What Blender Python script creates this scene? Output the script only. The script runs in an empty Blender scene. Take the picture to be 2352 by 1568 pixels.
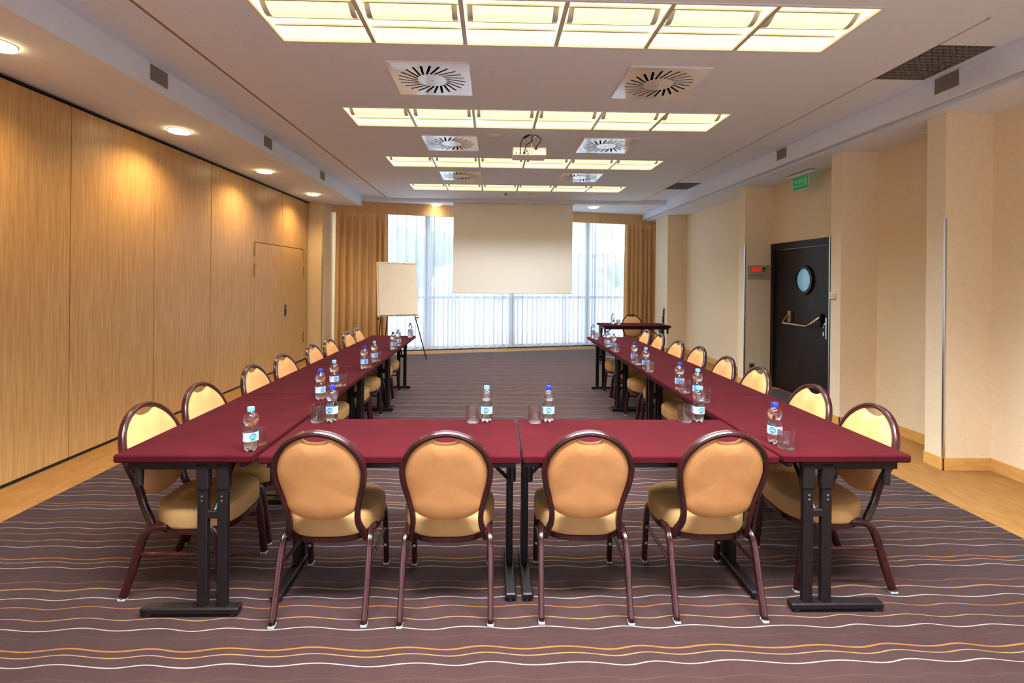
import bpy, math, random
from mathutils import Vector, Matrix
random.seed(7)
PI = math.pi
scene = bpy.context.scene
COL = scene.collection

# ------------------------------------------------------------------ camera
EYE = 1.56
cam = bpy.data.cameras.new('camera')
cam.sensor_fit = 'HORIZONTAL'; cam.sensor_width = 36.0
cam.lens = 1115.0 / 2352.0 * 36.0
cam.shift_x = (1176.0 - 1160.0) / 2352.0
cam.shift_y = (641.8 - 784.0) / 2352.0
cam.clip_start = 0.05; cam.clip_end = 400
camo = bpy.data.objects.new('camera', cam)
COL.objects.link(camo)
camo.matrix_world = (Matrix.Translation((0, 0, EYE)) @ Matrix.Rotation(-0.0249, 4, 'Z')
                     @ Matrix.Rotation(PI / 2, 4, 'X') @ Matrix.Rotation(0.00919, 4, 'Z'))
scene.camera = camo

# ------------------------------------------------------------------ world and exposure
world = bpy.data.worlds.new('overcast_sky'); scene.world = world
world.use_nodes = True
wn = world.node_tree.nodes['Background']
wn.inputs['Color'].default_value = (0.74, 0.87, 1.0, 1); wn.inputs['Strength'].default_value = 3.3
vs = scene.view_settings
vs.view_transform = 'Standard'; vs.look = 'None'; vs.gamma = 1.0; vs.use_curve_mapping = False
vs.exposure = 0.72
scene.cycles.use_denoising = True; scene.cycles.use_adaptive_sampling = True; scene.cycles.adaptive_threshold = 0.02
scene.cycles.max_bounces = 10; scene.cycles.diffuse_bounces = 7; scene.cycles.glossy_bounces = 4
scene.cycles.transmission_bounces = 10; scene.cycles.transparent_max_bounces = 16
scene.cycles.caustics_reflective = False; scene.cycles.caustics_refractive = False
scene.cycles.sample_clamp_indirect = 8.0

LAMP = (0.92, 0.97, 1.04)       # colour of the ceiling luminaires
ROW_W = 52.0                   # watts of one row of luminaires over the tables
ROW_W_ADDED = 285.0             # watts of the unseen row added above the camera for more light
SPOT_W = 46.0                  # watts of one downlight
ROWS_Y = [0.965, 2.82, 4.665, 6.52, 8.37]  # first row is added out of view to light the near end
ROW_X0, ROW_X1, ROW_D = -1.47, 2.32, 0.58
RAFT_Z, CEIL_Z, SOFFIT_Z = 3.195, 3.22, 3.018

def area_light(name, loc, rot, sx, sy, watts, color, spread=PI, parent=None):
    l = bpy.data.lights.new(name, 'AREA'); l.shape = 'RECTANGLE'; l.size = sx; l.size_y = sy
    l.energy = watts; l.color = color; l.spread = spread
    o = bpy.data.objects.new(name, l); COL.objects.link(o); o.location = loc; o.rotation_euler = rot
    if parent: o.parent = parent
    return o

# daylight portal lying in the window opening (guides sky light, gives none of its own)
FS = 0.24                      # the window front runs askew: y = Y0 + FS * x
FA = math.atan(FS)
pl = bpy.data.lights.new('window_portal', 'AREA'); pl.shape = 'RECTANGLE'; pl.size = 7.8; pl.size_y = 3.1
pl.cycles.is_portal = True
po = bpy.data.objects.new('window_portal', pl); COL.objects.link(po)
po.location = (0.45, 11.30 + FS * 0.45, 1.55); po.rotation_euler = (-PI / 2, 0, FA)

# ------------------------------------------------------------------ helpers
def srgb(r, g, b):
    f = lambda c: (c / 255 / 12.92) if c / 255 <= 0.04045 else ((c / 255 + 0.055) / 1.055) ** 2.4
    return (f(r), f(g), f(b), 1)

def mat(name, color, rough=0.6, metal=0.0, spec=0.5, coat=0.0, **kw):
    m = bpy.data.materials.new(name); m.use_nodes = True
    b = m.node_tree.nodes['Principled BSDF']
    b.inputs['Base Color'].default_value = color; b.inputs['Roughness'].default_value = rough
    b.inputs['Metallic'].default_value = metal; b.inputs['Specular IOR Level'].default_value = spec
    b.inputs['Coat Weight'].default_value = coat
    return m

def nt(m): return m.node_tree.nodes, m.node_tree.links, m.node_tree.nodes['Principled BSDF']

def noise_mat(name, c1, c2, scale, rough=0.7, stretch=(1, 1, 1), bump=0.0, bscale=None, spec=0.4, detail=4.0, lo=0.35, hi=0.65):
    """two-tone procedural colour from stretched noise, optional fine bump"""
    m = mat(name, c1, rough, spec=spec); N, L, b = nt(m)
    tc = N.new('ShaderNodeTexCoord'); mp = N.new('ShaderNodeMapping'); mp.inputs['Scale'].default_value = stretch
    L.new(tc.outputs['Object'], mp.inputs['Vector'])
    nz = N.new('ShaderNodeTexNoise'); nz.inputs['Scale'].default_value = scale; nz.inputs['Detail'].default_value = detail
    L.new(mp.outputs['Vector'], nz.inputs['Vector'])
    cr = N.new('ShaderNodeValToRGB'); cr.color_ramp.elements[0].position = lo; cr.color_ramp.elements[1].position = hi
    cr.color_ramp.elements[0].color = c1; cr.color_ramp.elements[1].color = c2
    L.new(nz.outputs['Fac'], cr.inputs['Fac']); L.new(cr.outputs['Color'], b.inputs['Base Color'])
    if bump:
        n2 = N.new('ShaderNodeTexNoise'); n2.inputs['Scale'].default_value = bscale or scale * 6
        L.new(mp.outputs['Vector'], n2.inputs['Vector'])
        bp = N.new('ShaderNodeBump'); bp.inputs['Strength'].default_value = bump; bp.inputs['Distance'].default_value = 0.01
        L.new(n2.outputs['Fac'], bp.inputs['Height']); L.new(bp.outputs['Normal'], b.inputs['Normal'])
    return m

def emit_mat(name, base, ecol, strength):
    m = mat(name, base, 0.6); b = m.node_tree.nodes['Principled BSDF']
    b.inputs['Emission Color'].default_value = ecol; b.inputs['Emission Strength'].default_value = strength
    return m

class MB:
    def __init__(s): s.v = []; s.f = []; s.m = []; s.cur = 0
    def add(s, vs_, fs_):
        o = len(s.v); s.v += [tuple(v) for v in vs_]; s.f += [tuple(i + o for i in f) for f in fs_]; s.m += [s.cur] * len(fs_)
        return s
    def box(s, x0, x1, y0, y1, z0, z1, b=0.0):
        if b <= 0:
            return s.add([(x0, y0, z0), (x1, y0, z0), (x1, y1, z0), (x0, y1, z0), (x0, y0, z1), (x1, y0, z1), (x1, y1, z1), (x0, y1, z1)],
                         [(0, 3, 2, 1), (4, 5, 6, 7), (0, 1, 5, 4), (1, 2, 6, 5), (2, 3, 7, 6), (3, 0, 4, 7)])
        xs, ys, zs = (x0, x1), (y0, y1), (z0, z1); V = []; idx = {}
        for i in (0, 1):
            for j in (0, 1):
                for k in (0, 1):
                    sx, sy, sz = 1 - 2 * i, 1 - 2 * j, 1 - 2 * k
                    for a in range(3):
                        idx[(i, j, k, a)] = len(V)
                        V.append((xs[i] + (0 if a == 0 else sx * b), ys[j] + (0 if a == 1 else sy * b), zs[k] + (0 if a == 2 else sz * b)))
        F = []
        q = lambda *t: [idx[x] for x in t]
        F.append(q((0,0,0,0),(0,0,1,0),(0,1,1,0),(0,1,0,0))); F.append(q((1,0,0,0),(1,1,0,0),(1,1,1,0),(1,0,1,0)))
        F.append(q((0,0,0,1),(1,0,0,1),(1,0,1,1),(0,0,1,1))); F.append(q((0,1,0,1),(0,1,1,1),(1,1,1,1),(1,1,0,1)))
        F.append(q((0,0,0,2),(0,1,0,2),(1,1,0,2),(1,0,0,2))); F.append(q((0,0,1,2),(1,0,1,2),(1,1,1,2),(0,1,1,2)))
        for i in (0, 1):
            for j in (0, 1): F.append(q((i,j,0,0),(i,j,1,0),(i,j,1,1),(i,j,0,1)))
            for k in (0, 1): F.append(q((i,0,k,0),(i,1,k,0),(i,1,k,2),(i,0,k,2)))
        for j in (0, 1):
            for k in (0, 1): F.append(q((0,j,k,1),(1,j,k,1),(1,j,k,2),(0,j,k,2)))
        for i in (0, 1):
            for j in (0, 1):
                for k in (0, 1): F.append(q((i,j,k,0),(i,j,k,1),(i,j,k,2)))
        return s.add(V, F)
    def lathe(s, prof, n=24, c=(0, 0, 0), axis='Z', cap=True):
        V = []; F = []
        for r, h in prof:
            for k in range(n):
                a = 2 * PI * k / n; p = (r * math.cos(a), r * math.sin(a), h)
                if axis == 'Y': p = (p[0], p[2], p[1])
                if axis == 'X': p = (p[2], p[0], p[1])
                V.append((p[0] + c[0], p[1] + c[1], p[2] + c[2]))
        for i in range(len(prof) - 1):
            for k in range(n):
                k2 = (k + 1) % n; F.append((i * n + k, i * n + k2, (i + 1) * n + k2, (i + 1) * n + k))
        if cap:
            F.append(tuple(range(n))[::-1]); F.append(tuple((len(prof) - 1) * n + k for k in range(n)))
        return s.add(V, F)
    def cyl(s, p0, p1, r, n=12, r1=None):
        return s.tube([p0, p1], r, n, r1=r1)
    def tube(s, path, r, n=8, closed=False, r1=None):
        return s.sweep(path, [(math.cos(2 * PI * k / n) * r, math.sin(2 * PI * k / n) * r) for k in range(n)], None, closed, r1 / r if r1 else 1)
    def sweep(s, path, prof, side=None, closed=False, endscale=1):
        P = [Vector(p) for p in path]; n = len(prof); V = []; F = []; m = len(P); last = None
        for i, p in enumerate(P):
            a = P[i - 1] if (i > 0 or closed) else p; b = P[(i + 1) % m] if (i < m - 1 or closed) else p
            t = (b - a).normalized()
            if side is not None: n1 = Vector(side)
            elif last is not None: n1 = last
            else: n1 = Vector((0, 0, 1)) if abs(t.z) < 0.9 else Vector((1, 0, 0))
            n1 = (n1 - t * n1.dot(t)).normalized(); last = n1; n2 = t.cross(n1)
            k = 1 + (endscale - 1) * i / max(1, m - 1)
            for (u, w) in prof: V.append(p + n1 * u * k + n2 * w * k)
        mm = m if closed else m - 1
        for i in range(mm):
            i2 = (i + 1) % m
            for k in range(n):
                k2 = (k + 1) % n; F.append((i * n + k, i * n + k2, i2 * n + k2, i2 * n + k))
        if not closed:
            F.append(tuple(range(n))[::-1]); F.append(tuple((m - 1) * n + k for k in range(n)))
        return s.add(V, F)
    def prism(s, poly, z0, z1):
        n = len(poly)
        return s.add([(x, y, z0) for x, y in poly] + [(x, y, z1) for x, y in poly],
                     [tuple(range(n))[::-1], tuple(range(n, 2 * n))] + [(i, (i + 1) % n, n + (i + 1) % n, n + i) for i in range(n)])
    def mesh(s, name, mats, smooth=False):
        me = bpy.data.meshes.new(name); me.from_pydata(s.v, [], s.f)
        for m in (mats if isinstance(mats, (list, tuple)) else [mats]): me.materials.append(m)
        for p, k in zip(me.polygons, s.m): p.material_index = k
        if smooth:
            me.polygons.foreach_set('use_smooth', [True] * len(me.polygons))
            if smooth != 'all': me.set_sharp_from_angle(angle=math.radians(40))
        me.update(); return me
    def build(s, name, mats, parent=None, smooth=False):
        return link(name, s.mesh(name, mats, smooth), parent)

def link(name, me, parent=None, loc=None, rz=None):
    o = bpy.data.objects.new(name, me); COL.objects.link(o)
    if parent: o.parent = parent
    if loc is not None: o.location = loc
    if rz is not None: o.rotation_euler = (0, 0, rz)
    return o

def thing(name, label, cat, loc=(0, 0, 0), rz=0.0, group=None):
    o = bpy.data.objects.new(name, None); COL.objects.link(o); o.empty_display_size = 0.1
    o.location = loc; o.rotation_euler = (0, 0, rz)
    return tag(o, label, cat, group)

def tag(o, label, cat, group=None):
    o['label'] = label; o['category'] = cat
    if group: o['group'] = group
    return o

def struct(o, label=None):
    o['kind'] = 'structure'
    if label: o['label'] = label
    return o

def copy_tree(o, parent=None):
    c = o.copy(); COL.objects.link(c); c.parent = parent
    for ch in list(o.children): copy_tree(ch, c)
    return c

def text_mesh(body, size, m, width=None, name='lettering'):
    cu = bpy.data.curves.new('txt', 'FONT'); cu.body = body; cu.size = size; cu.align_x = 'CENTER'; cu.align_y = 'CENTER'
    cu.resolution_u = 3
    o = bpy.data.objects.new('txt', cu); COL.objects.link(o)
    dg = bpy.context.evaluated_depsgraph_get(); dg.update()
    me = bpy.data.meshes.new_from_object(o.evaluated_get(dg)); bpy.data.objects.remove(o)
    me.name = name; me.materials.clear(); me.materials.append(m)
    if width and len(me.vertices):
        w = max(v.co.x for v in me.vertices) - min(v.co.x for v in me.vertices)
        for v in me.vertices: v.co.x *= width / w
    return me

ORD = ['first', 'second', 'third', 'fourth', 'fifth', 'sixth', 'seventh', 'eighth', 'ninth']

# ------------------------------------------------------------------ materials
M = {}
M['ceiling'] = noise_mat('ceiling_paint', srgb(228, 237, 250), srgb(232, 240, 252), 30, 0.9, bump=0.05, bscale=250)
M['wallpaper'] = noise_mat('beige_wallpaper', srgb(234, 215, 182), srgb(238, 221, 190), 40, 0.85, stretch=(1, 1, 1), bump=0.02, bscale=300)
M['tan'] = noise_mat('tan_plaster', srgb(226, 202, 160), srgb(232, 210, 170), 30, 0.8)
M['wood'] = noise_mat('light_wood_veneer', srgb(182, 136, 80), srgb(206, 166, 110), 9, 0.38, stretch=(9, 9, 0.35), spec=0.45, detail=6, lo=0.3, hi=0.7)
M['joint'] = mat('joint_brown', srgb(158, 124, 98), 0.8)
M['basewood'] = noise_mat('ochre_wood', srgb(206, 156, 84), srgb(218, 170, 98), 10, 0.5, stretch=(1, 1, 4))
M['black'] = mat('black_gap', srgb(22, 20, 20), 0.7)
M['void'] = mat('dark_void', srgb(5, 5, 5), 0.95, spec=0.0)  # near-black colour stands for the unlit depth behind the vents
M['darkmetal'] = noise_mat('black_brown_metal', srgb(17, 12, 13), srgb(24, 17, 18), 60, 0.42, spec=0.3)
M['alu'] = mat('brushed_aluminium', srgb(200, 202, 205), 0.28, metal=1.0)
M['grey'] = mat('grey_metal', srgb(150, 148, 145), 0.4, metal=0.3)
M['rail'] = mat('luminaire_rail', srgb(196, 192, 184), 0.35, metal=0.2)
M['greygrille'] = noise_mat('grey_mesh', srgb(112, 106, 102), srgb(136, 130, 126), 220, 0.6)
M['white'] = mat('white_plastic', srgb(228, 226, 222), 0.45)
M['gloss'] = mat('gloss_white_steel', srgb(235, 235, 236), 0.16, spec=0.8, coat=1.0)
M['offwhite'] = mat('cream_plastic', srgb(226, 216, 192), 0.45)
M['screen'] = noise_mat('projection_fabric', srgb(244, 238, 224), srgb(248, 242, 229), 60, 0.9, spec=0.1)
M['paper'] = noise_mat('flip_chart_paper', srgb(228, 212, 186), srgb(232, 218, 193), 6, 0.8, spec=0.2)
M['mahogany'] = noise_mat('mahogany_lacquer', srgb(34, 9, 10), srgb(56, 15, 16), 7, 0.25, stretch=(6, 6, 0.8), spec=0.6)
M['mahogany'].node_tree.nodes['Principled BSDF'].inputs['Coat Weight'].default_value = 0.25
M['mahogany'].node_tree.nodes['Principled BSDF'].inputs['Coat Roughness'].default_value = 0.12
M['footcap'] = mat('pale_plastic_glide', srgb(158, 158, 156), 0.5)
M['doorwood'] = noise_mat('dark_wenge', srgb(20, 13, 12), srgb(33, 22, 20), 8, 0.45, stretch=(8, 8, 0.6), spec=0.3)
M['brass'] = mat('satin_brass', srgb(192, 174, 136), 0.3, metal=1.0)
M['green'] = emit_mat('exit_green', srgb(0, 120, 60), srgb(0, 125, 62), 0.25)
M['signtext'] = mat('sign_white', srgb(215, 235, 220), 0.5)
M['plate'] = mat('sign_plate', srgb(172, 168, 148), 0.4, metal=0.15)
M['red'] = emit_mat('red_display', srgb(190, 40, 15), srgb(225, 45, 12), 0.35)
M['signdark'] = mat('sign_print', srgb(70, 36, 30), 0.6)
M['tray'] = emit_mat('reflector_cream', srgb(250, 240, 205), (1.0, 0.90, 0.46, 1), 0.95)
M['frame_white'] = mat('window_frame', srgb(92, 108, 132), 0.4)

def fabric(name, c1, c2, scale=470.0):
    m = mat(name, c1, 0.85, spec=0.2); N, L, b = nt(m)
    tc = N.new('ShaderNodeTexCoord')
    ad = []
    for rot in (0.62, -0.62):
        mp = N.new('ShaderNodeMapping'); mp.inputs['Rotation'].default_value = (0, rot, rot)
        L.new(tc.outputs['Object'], mp.inputs['Vector'])
        w = N.new('ShaderNodeTexWave'); w.inputs['Scale'].default_value = scale / 6.0; w.bands_direction = 'X'
        L.new(mp.outputs['Vector'], w.inputs['Vector']); ad.append(w)
    mx = N.new('ShaderNodeMath'); mx.operation = 'MULTIPLY'
    L.new(ad[0].outputs['Fac'], mx.inputs[0]); L.new(ad[1].outputs['Fac'], mx.inputs[1])
    nz = N.new('ShaderNodeTexNoise'); nz.inputs['Scale'].default_value = 9.0; L.new(tc.outputs['Object'], nz.inputs['Vector'])
    m2 = N.new('ShaderNodeMath'); m2.operation = 'MULTIPLY_ADD'; m2.inputs[1].default_value = 0.34
    L.new(mx.outputs[0], m2.inputs[0])
    m3 = N.new('ShaderNodeMath'); m3.operation = 'MULTIPLY'; m3.inputs[1].default_value = 0.6
    L.new(nz.outputs['Fac'], m3.inputs[0]); L.new(m3.outputs[0], m2.inputs[2])
    cr = N.new('ShaderNodeValToRGB'); cr.color_ramp.elements[0].color = c1; cr.color_ramp.elements[1].color = c2
    cr.color_ramp.elements[0].position = 0.12; cr.color_ramp.elements[1].position = 0.62
    L.new(m2.outputs[0], cr.inputs['Fac']); L.new(cr.outputs['Color'], b.inputs['Base Color'])
    bp = N.new('ShaderNodeBump'); bp.inputs['Strength'].default_value = 0.25; bp.inputs['Distance'].default_value = 0.002
    L.new(mx.outputs[0], bp.inputs['Height']); L.new(bp.outputs['Normal'], b.inputs['Normal'])
    return m
M['upholstery'] = fabric('beige_upholstery', srgb(186, 124, 70), srgb(204, 151, 97))
M['seatfabric'] = fabric('seat_upholstery', srgb(170, 128, 78), srgb(192, 154, 102))

M['cloth'] = noise_mat('maroon_cloth', srgb(55, 10, 14), srgb(61, 12, 17), 5, 0.95, bump=0.12, bscale=420, spec=0.06)
M['drape'] = noise_mat('gold_drape', srgb(216, 176, 122), srgb(228, 190, 138), 3, 0.7, stretch=(4, 4, 0.4), spec=0.3, bump=0.05, bscale=200)
M['valance'] = noise_mat('gold_valance', srgb(206, 166, 116), srgb(226, 188, 138), 26, 0.75, stretch=(3, 3, 0.05), spec=0.3)

def carpet_mat():
    m = mat('brown_wave_carpet', srgb(50, 33, 30), 0.95, spec=0.1); N, L, b = nt(m)
    tc = N.new('ShaderNodeTexCoord'); sp = N.new('ShaderNodeSeparateXYZ'); L.new(tc.outputs['Object'], sp.inputs[0])
    def math_(op, a, bb=None, c=None):
        n = N.new('ShaderNodeMath'); n.operation = op
        for i, v in enumerate((a, bb, c)):
            if v is None: continue
            if isinstance(v, (int, float)): n.inputs[i].default_value = v
            else: L.new(v, n.inputs[i])
        return n.outputs[0]
    x, y = sp.outputs['X'], sp.outputs['Y']
    nz = N.new('ShaderNodeTexNoise'); nz.inputs['Scale'].default_value = 1.6; nz.inputs['Detail'].default_value = 1.0
    L.new(tc.outputs['Object'], nz.inputs['Vector'])
    ph = math_('ADD', math_('MULTIPLY', x, 2 * PI / 0.345), math_('MULTIPLY', y, 9.0))
    ph = math_('ADD', ph, math_('MULTIPLY', nz.outputs['Fac'], 5.0))
    wv = math_('MULTIPLY', math_('SINE', ph), 0.0085)
    wv = math_('ADD', wv, math_('MULTIPLY', math_('SINE', math_('MULTIPLY_ADD', x, 2 * PI / 0.9, 1.3)), 0.003))
    yy = math_('SUBTRACT', math_('MULTIPLY_ADD', x, 0.004, y), wv)
    t = math_('FRACT', math_('DIVIDE', math_('SUBTRACT', yy, 1.965 - 0.02), 0.667))
    W, C_, O, D = srgb(130, 121, 114), srgb(122, 92, 60), srgb(122, 76, 34), srgb(60, 40, 33)
    base = srgb(50, 33, 30)
    offs = [(0, W, 5), (.05, C_, 4), (.084, O, 5), (.153, D, 3), (.203, W, 4), (.268, C_, 4), (.346, O, 5), (.382, D, 2.5), (.41, W, 4), (.483, C_, 5), (.54, O, 3), (.593, D, 3)]
    cr = N.new('ShaderNodeValToRGB'); r = cr.color_ramp; r.interpolation = 'CONSTANT'
    r.elements[0].position = 0; r.elements[0].color = base
    first = True
    for o, c, w in offs:
        p = (o + 0.02) / 0.667; h = w * 0.00066 / 0.667
        if first: e = r.elements[1]; e.position = p - h; first = False
        else: e = r.elements.new(p - h)
        e.color = c
        e = r.elements.new(p + h); e.color = base
    L.new(t, cr.inputs['Fac'])
    n2 = N.new('ShaderNodeTexNoise'); n2.inputs['Scale'].default_value = 5.0; n2.inputs['Detail'].default_value = 5
    L.new(tc.outputs['Object'], n2.inputs['Vector'])
    hv = N.new('ShaderNodeHueSaturation'); L.new(cr.outputs['Color'], hv.inputs['Color'])
    L.new(math_('MULTIPLY_ADD', n2.outputs['Fac'], 0.5, 0.75), hv.inputs['Value'])
    L.new(hv.outputs['Color'], b.inputs['Base Color'])
    n3 = N.new('ShaderNodeTexNoise'); n3.inputs['Scale'].default_value = 260.0; L.new(tc.outputs['Object'], n3.inputs['Vector'])
    bp = N.new('ShaderNodeBump'); bp.inputs['Strength'].default_value = 0.4; bp.inputs['Distance'].default_value = 0.004
    L.new(n3.outputs['Fac'], bp.inputs['Height']); L.new(bp.outputs['Normal'], b.inputs['Normal'])
    return m
def sheen(m, w, col, rough=0.5):
    b = m.node_tree.nodes['Principled BSDF']; b.inputs['Sheen Weight'].default_value = w
    b.inputs['Sheen Tint'].default_value = col; b.inputs['Sheen Roughness'].default_value = rough
M['carpet'] = carpet_mat()
sheen(M['carpet'], 0.28, (.88, .88, 1.0, 1), 0.34)
sheen(M['cloth'], 0.025, (.8, .6, .85, 1), 0.3)
M['border'] = noise_mat('ochre_floor', srgb(148, 104, 52), srgb(160, 118, 64), 6, 0.8, stretch=(3, 1, 1), bump=0.05, bscale=200, spec=0.25)

def sheer_mat():
    m = bpy.data.materials.new('sheer_voile'); m.use_nodes = True; N, L = m.node_tree.nodes, m.node_tree.links
    N.remove(N['Principled BSDF']); out = N['Material Output']
    tr = N.new('ShaderNodeBsdfTransparent'); tr.inputs['Color'].default_value = (0.95, 0.97, 1, 1)
    tl = N.new('ShaderNodeBsdfTranslucent'); tl.inputs['Color'].default_value = (0.86, 0.90, 0.96, 1)
    df = N.new('ShaderNodeBsdfDiffuse'); df.inputs['Color'].default_value = (0.86, 0.88, 0.92, 1)
    a = N.new('ShaderNodeMixShader'); a.inputs[0].default_value = 0.45; L.new(tl.outputs[0], a.inputs[1]); L.new(df.outputs[0], a.inputs[2])
    c = N.new('ShaderNodeMixShader'); c.inputs[0].default_value = 0.66; L.new(tr.outputs[0], c.inputs[1]); L.new(a.outputs[0], c.inputs[2])
    L.new(c.outputs[0], out.inputs['Surface']); return m
M['sheer'] = sheer_mat()

def clear_mat(name, ior, transp, tint=(1, 1, 1, 1), gloss=0.0):
    m = bpy.data.materials.new(name); m.use_nodes = True; N, L = m.node_tree.nodes, m.node_tree.links
    N.remove(N['Principled BSDF']); out = N['Material Output']
    g = N.new('ShaderNodeBsdfGlass'); g.inputs['IOR'].default_value = ior; g.inputs['Roughness'].default_value = 0.0
    g.inputs['Color'].default_value = tint
    t = N.new('ShaderNodeBsdfTransparent')
    x = N.new('ShaderNodeMixShader'); x.inputs[0].default_value = transp
    L.new(g.outputs[0], x.inputs[1]); L.new(t.outputs[0], x.inputs[2])
    y = N.new('ShaderNodeMixShader'); y.inputs[0].default_value = gloss; gs = N.new('ShaderNodeBsdfGlossy'); gs.inputs['Roughness'].default_value = 0.04
    L.new(x.outputs[0], y.inputs[1]); L.new(gs.outputs[0], y.inputs[2]); L.new(y.outputs[0], out.inputs['Surface'])
    return m
M['water'] = clear_mat('bottled_water', 1.38, 0.34, gloss=0.07)
M['glass'] = clear_mat('tumbler_glass', 1.45, 0.62, gloss=0.02)
M['pane'] = clear_mat('window_glass', 1.02, 0.85)
M['capl'] = mat('light_blue_cap', srgb(96, 182, 228), 0.4)
M['capd'] = mat('dark_blue_cap', srgb(22, 50, 190), 0.4)
M['label'] = noise_mat('bottle_label', srgb(140, 184, 234), srgb(202, 222, 246), 40, 0.5, stretch=(1, 1, 3))
M['logo'] = mat('label_blue', srgb(30, 110, 196), 0.5)
M['lgreen'] = mat('label_green', srgb(50, 170, 70), 0.5)
M['lred'] = mat('label_red', srgb(220, 80, 70), 0.5)
M['lwhite'] = mat('label_white', srgb(235, 240, 250), 0.5)

# ================================================================== SETTING
Y_BACK = -0.55
def fy(x, y0): return y0 + FS * x

# ---- floor
fl = MB(); fl.prism([(-3.75, Y_BACK - .1), (4.5, Y_BACK - .1), (4.5, fy(4.5, 11.4)), (-3.75, fy(-3.75, 11.4))], -0.12, 0.0)
floor = struct(fl.build('floor', M['border']), 'ochre floor around the striped carpet')
c = MB(); c.prism([(-3.08, 0.0), (3.26, 0.0), (3.26, 5.55), (4.17, 5.55), (4.17, 6.93), (3.26, 6.93), (3.26, fy(3.26, 10.43)), (-3.08, fy(-3.08, 10.43))], 0.0, 0.005)
cp = c.build('carpet', M['carpet'], floor); cp['label'] = 'brown carpet with thin wavy stripes'

# ---- left movable wall of wood panels
wl = MB(); wl.box(-3.80, -3.60, Y_BACK, 9.44, 0, 3.3)
wall_left = struct(wl.build('wall_left', M['black']), 'movable wall of light wood panels')
seams = [-0.55, 0.10, 1.12, 2.14, 3.16, 4.18, 5.195, 6.215, 7.245]
for a, b_ in zip(seams[:-1], seams[1:]):
    p = MB(); p.box(-3.60, -3.56, a + .004, b_ - .004, 0.028, 2.985, .003); p.build('panel', M['wood'], wall_left)
p = MB(); p.box(-3.60, -3.56, 7.249, 7.328, 0.028, 2.985, .003); p.build('post', M['wood'], wall_left)
p = MB(); p.box(-3.60, -3.56, 9.215, 9.40, 0.028, 2.985, .003); p.build('post', M['wood'], wall_left)
for a, b_ in ((7.334, 8.276), (8.282, 9.210)):
    p = MB(); p.box(-3.60, -3.56, a, b_, 2.092, 2.985, .003); p.build('panel', M['wood'], wall_left)
p = MB(); p.box(-3.60, -3.545, Y_BACK, 9.44, 2.992, 3.03); p.build('head_track', M['darkmetal'], wall_left)
p = MB(); p.box(-3.553, -3.543, Y_BACK, 9.44, 3.008, 3.0185); p.build('track_lip', M['alu'], wall_left)
p = MB(); p.box(-3.605, -3.57, 9.40, 9.45, 0, 2.99); p.build('end_post', M['alu'], wall_left)
bb = MB(); bb.box(-3.60, -3.572, Y_BACK, 9.40, 0, 0.028)
struct(bb.build('baseboard_left', M['black']), 'black shadow gap under the wood wall')
# pass door: two wood leaves
d1 = bpy.data.objects.new('door_1', None); COL.objects.link(d1); struct(d1, 'double pass door in the wood wall'); d1.location = (-3.56, 8.28, 0)
for a, b_ in ((-.946, -.004), (.002, .930)):
    p = MB(); p.box(-.04, 0.0, a, b_, 0.03, 2.082, .003); p.build('door_leaf', M['wood'], d1)
for y_, zs in ((-.95, (1.98, 1.67)), (.935, (1.98, 1.67, .45))):
    for z_ in zs:
        p = MB(); p.box(0.0, .012, y_ - .012, y_ + .012, z_ - .09, z_ + .09, .004); p.cyl((.012, y_, z_ - .095), (.012, y_, z_ + .095), .007); p.build('hinge', M['brass'], d1)
h = MB(); h.box(-.002, .006, .09, .19, .885, 1.115, .002); hb = h.build('handle_plate', M['alu'], d1)
h = MB(); h.box(.0055, .0075, .105, .175, .91, 1.09); h.build('recess', M['black'], hb)
h = MB(); h.box(.006, .02, .11, .15, 1.03, 1.05, .003); h.cyl((.006, .163, 1.04), (.016, .163, 1.04), .011); h.build('lever', M['alu'], hb)
h = MB(); h.cyl((0, .955, 1.5), (.012, .955, 1.5), .013); h.build('lock', M['alu'], d1)

# ---- left pier by the window
wp = MB(); wp.prism([(-3.75, 9.445), (-3.30, 9.445), (-3.30, fy(-3.3, 11.1)), (-3.75, fy(-3.75, 11.1))], 0, 3.3)
pier = struct(wp.build('wall_pier', M['tan']), 'tan pier between wood wall and window')
g = MB(); g.box(-3.302, -3.288, 9.436, 9.452, 0.1, 2.0); g.build('corner_guard', M['alu'], pier)
bb = MB(); bb.box(-3.56, -3.288, 9.43, 9.445, 0, .1); bb.box(-3.30, -3.288, 9.43, 10.1, 0, .1); bb.build('skirting', M['basewood'], pier)

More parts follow.
